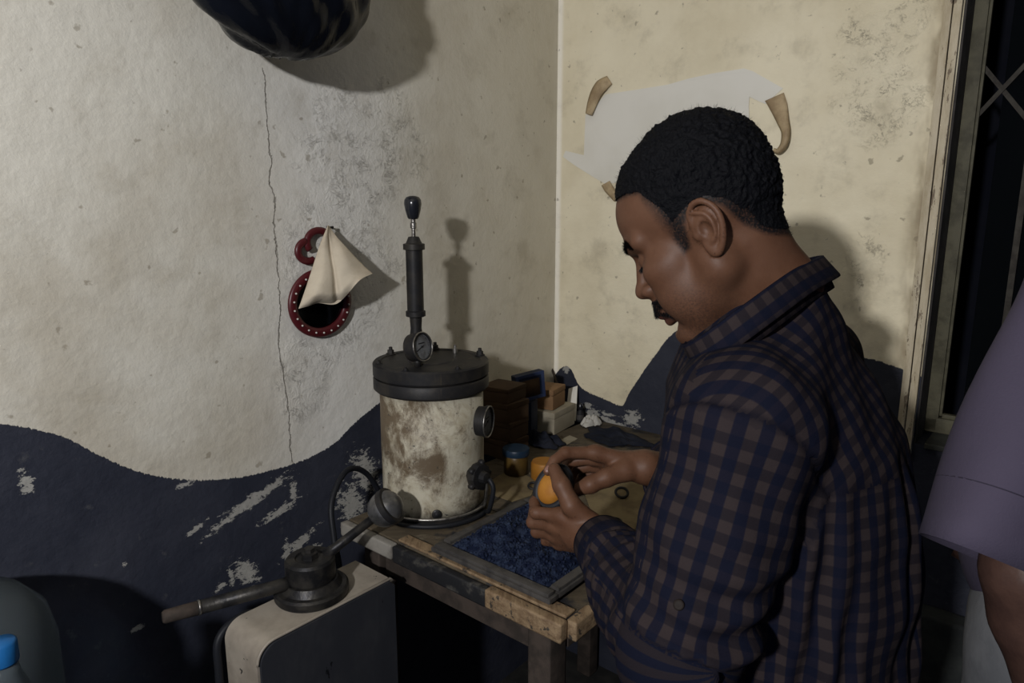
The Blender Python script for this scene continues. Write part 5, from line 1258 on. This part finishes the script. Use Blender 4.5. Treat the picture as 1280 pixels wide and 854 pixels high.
# ---------------- the second man, at the right edge
uf = np.array([-0.62, 0.785, 0]); uf /= np.linalg.norm(uf); ul = np.cross(UP, uf)
s2 = at(1405, 322, .70); m2 = s2-ul*.205; g2_ = lambda u, v, z: np.array([*(m2+uf*u+ul*v)[:2], z])
e2_ = at(1287, 716, .70); w2 = at(1318, 905, .735); r2s = m2-ul*.205; r2s[2] = s2[2]; e2r = r2s-ul*.05-UP*.29; w2r = e2r+uf*.14-UP*.2
h2c = g2_(.06, 0, s2[2]+.235); H2 = head_axes(math.degrees(math.atan2(uf[1], -uf[0])), 16)
F2 = Field(axis_steps(m2[0]-.5, m2[0]+.5, .010, [(h2c[0]-.12, h2c[0]+.12, .004)]), axis_steps(m2[1]-.5, m2[1]+.5, .010, [(h2c[1]-.12, h2c[1]+.12, .004)]), axis_steps(-.01, h2c[2]+.16, .012, [(h2c[2]-.15, h2c[2]+.14, .004)]))
A2 = np.array([uf, ul, UP])
F2.ell(g2_(0, 0, s2[2]-.12), (.105, .165, .17), A2, .03); F2.ell(g2_(.0, 0, s2[2]-.34), (.11, .15, .18), A2, .05); F2.ell(g2_(0, 0, .95), (.11, .16, .12), A2, .05)
F2.cone(r2s, s2, .05, .05, .05); F2.chain([g2_(-.02, 0, s2[2]+.02), h2c+H2.T@np.array([-.03, 0, -.04])], [.066, .058], .03)
for sd in (-1, 1):
    F2.chain([g2_(0, sd*.085, .93), g2_(.02, sd*.095, .50), g2_(-.01, sd*.10, .10)], [.085, .056, .040], .03); F2.cone(g2_(-.045, sd*.10, .035), g2_(.16, sd*.115, .025), .034, .026, .02)
F2.chain([s2, e2_, e2_+(w2-e2_)*.3, w2], [.05, .041, .040, .028], .02); F2.chain([r2s, e2r, w2r], [.05, .041, .028], .02)
for wr_, dr in ((w2, w2-e2_), (w2r, w2r-e2r)):
    dr = dr/np.linalg.norm(dr); sdv = np.cross(dr, ul); sdv /= np.linalg.norm(sdv)
    fs = [[wr_+dr*.085+sdv*o, wr_+dr*.125+sdv*o*1.1-ul*.008, wr_+dr*.150+sdv*o*1.1-ul*.02, wr_+dr*.165+sdv*o*1.1-ul*.034] for o in (.03, .010, -.010, -.028)]
    hand(F2, wr_, fs, [wr_+dr*.03+sdv*.025, wr_+dr*.06+sdv*.042, wr_+dr*.09+sdv*.046, wr_+dr*.11+sdv*.044])
head_field(F2, h2c, H2, 1.0)
V2, Q2 = F2.mesh(1); N2 = vnormals(V2, Q2)
p2 = thing('person', 'second person at the right edge in a purple short-sleeved shirt and pale trousers', 'person', g2_(0, 0, 0))
b2_ = obj('body', (V2, Q2), 'skin_shaded', p2); L2h, d2h, _ = skin_masks(b2_, V2, N2, h2c, H2, 1.0, 'second'); hairdo(p2, V2, Q2, N2, L2h, d2h, h2c, H2, 1.0, tufts=False)
F3 = Field(np.arange(m2[0]-.36, m2[0]+.40, .007), np.arange(m2[1]-.36, m2[1]+.40, .007), np.arange(.80, s2[2]+.12, .007))
F3.ell(g2_(0, 0, s2[2]-.12), (.135, .19, .2), A2, .03); F3.chain([g2_(.01, 0, s2[2]-.25), g2_(.01, 0, 1.08)], [.15, .16], .06); F3.cone(r2s, s2, .066, .066, .05)
F3.cone(g2_(-.02, 0, s2[2]-.02), g2_(-.01, 0, s2[2]+.07), .09, .066, .04); F3.chain([r2s, r2s+(e2r-r2s)*.75], [.07, .075], .03)
V3, Q3 = F3.mesh(2); V3[:, 2] = np.maximum(V3[:, 2], .90); st_ = obj('shirt', (V3, Q3), 'purple', p2)
# loose sleeve, open at the hem
h0, h1 = at(1145, 665, .70), at(1338, 742, .665); hc_ = (h0+h1)/2; wv2 = (h1-h0)/2; dpv = ray(1240, 700)*.075+UP*(-.004); rows = []
top_c = s2+UP*.0; tx = (at(1310, 258, .70)-top_c)
for k in range(17):
    t = k/16; c = top_c+(hc_-top_c)*t
    nrm0 = np.linalg.norm(wv2); e1_ = wv2/nrm0
    w_ = (1-t)*.080+t*nrm0; dp = (1-t)*.075+t*np.linalg.norm(dpv); e2d = dpv/np.linalg.norm(dpv)
    rows.append([c+e1_*w_*math.cos(a)+e2d*dp*math.sin(a)+(e2d*.004*math.sin(5*t+3*a)+e1_*.005*math.sin(7*t+2*a)) for a in np.linspace(0, 2*math.pi, 48, endpoint=False)])
rows.append([np.array(p)*1.0 for p in rows[-1]])
cv_ = np.vstack(rows[:-1]); cf_ = [(r*48+i, r*48+(i+1) % 48, (r+1)*48+(i+1) % 48, (r+1)*48+i) for r in range(16) for i in range(48)]
sl_ = obj('sleeve', (cv_, cf_), 'purple', st_); solid(sl_, .002, 0)
e1r = np.array(rows[14]); M['stitch'] = worn('stitch_thread', (0.022, 0.019, 0.032), (0.018, 0.015, 0.026), 30, 0.9)
obj('hem_stitch', tube(np.array(rows[14])*.12+np.array(rows[13])*.88, .0012, 6, closed=True), 'stitch', sl_)
F4 = Field(np.arange(m2[0]-.32, m2[0]+.32, .010), np.arange(m2[1]-.32, m2[1]+.32, .010), np.arange(0, 1.15, .010))
F4.ell(g2_(0, 0, .98), (.14, .20, .14), A2, .05)
for sd in (-1, 1): F4.chain([g2_(0, sd*.09, .92), g2_(.02, sd*.105, .50), g2_(-.008, sd*.11, .12)], [.115, .10, .09], .03)
obj('trousers', F4.mesh(1), 'pale_cloth', p2)
for sd in (-1, 1):
    Fo = Field(np.arange(m2[0]-.35, m2[0]+.35, .008), np.arange(m2[1]-.35, m2[1]+.35, .008), np.arange(0.0, .12, .008)-.004)
    Fo.chain([g2_(-.05, sd*.10, .045), g2_(.06, sd*.108, .042), g2_(.16, sd*.116, .034)], [.044, .043, .036], .03)
    Vs, Qs = Fo.mesh(1); Vs[:, 2] = np.maximum(Vs[:, 2], 0.001); obj('shoe', (Vs, Qs), 'shoe', p2)
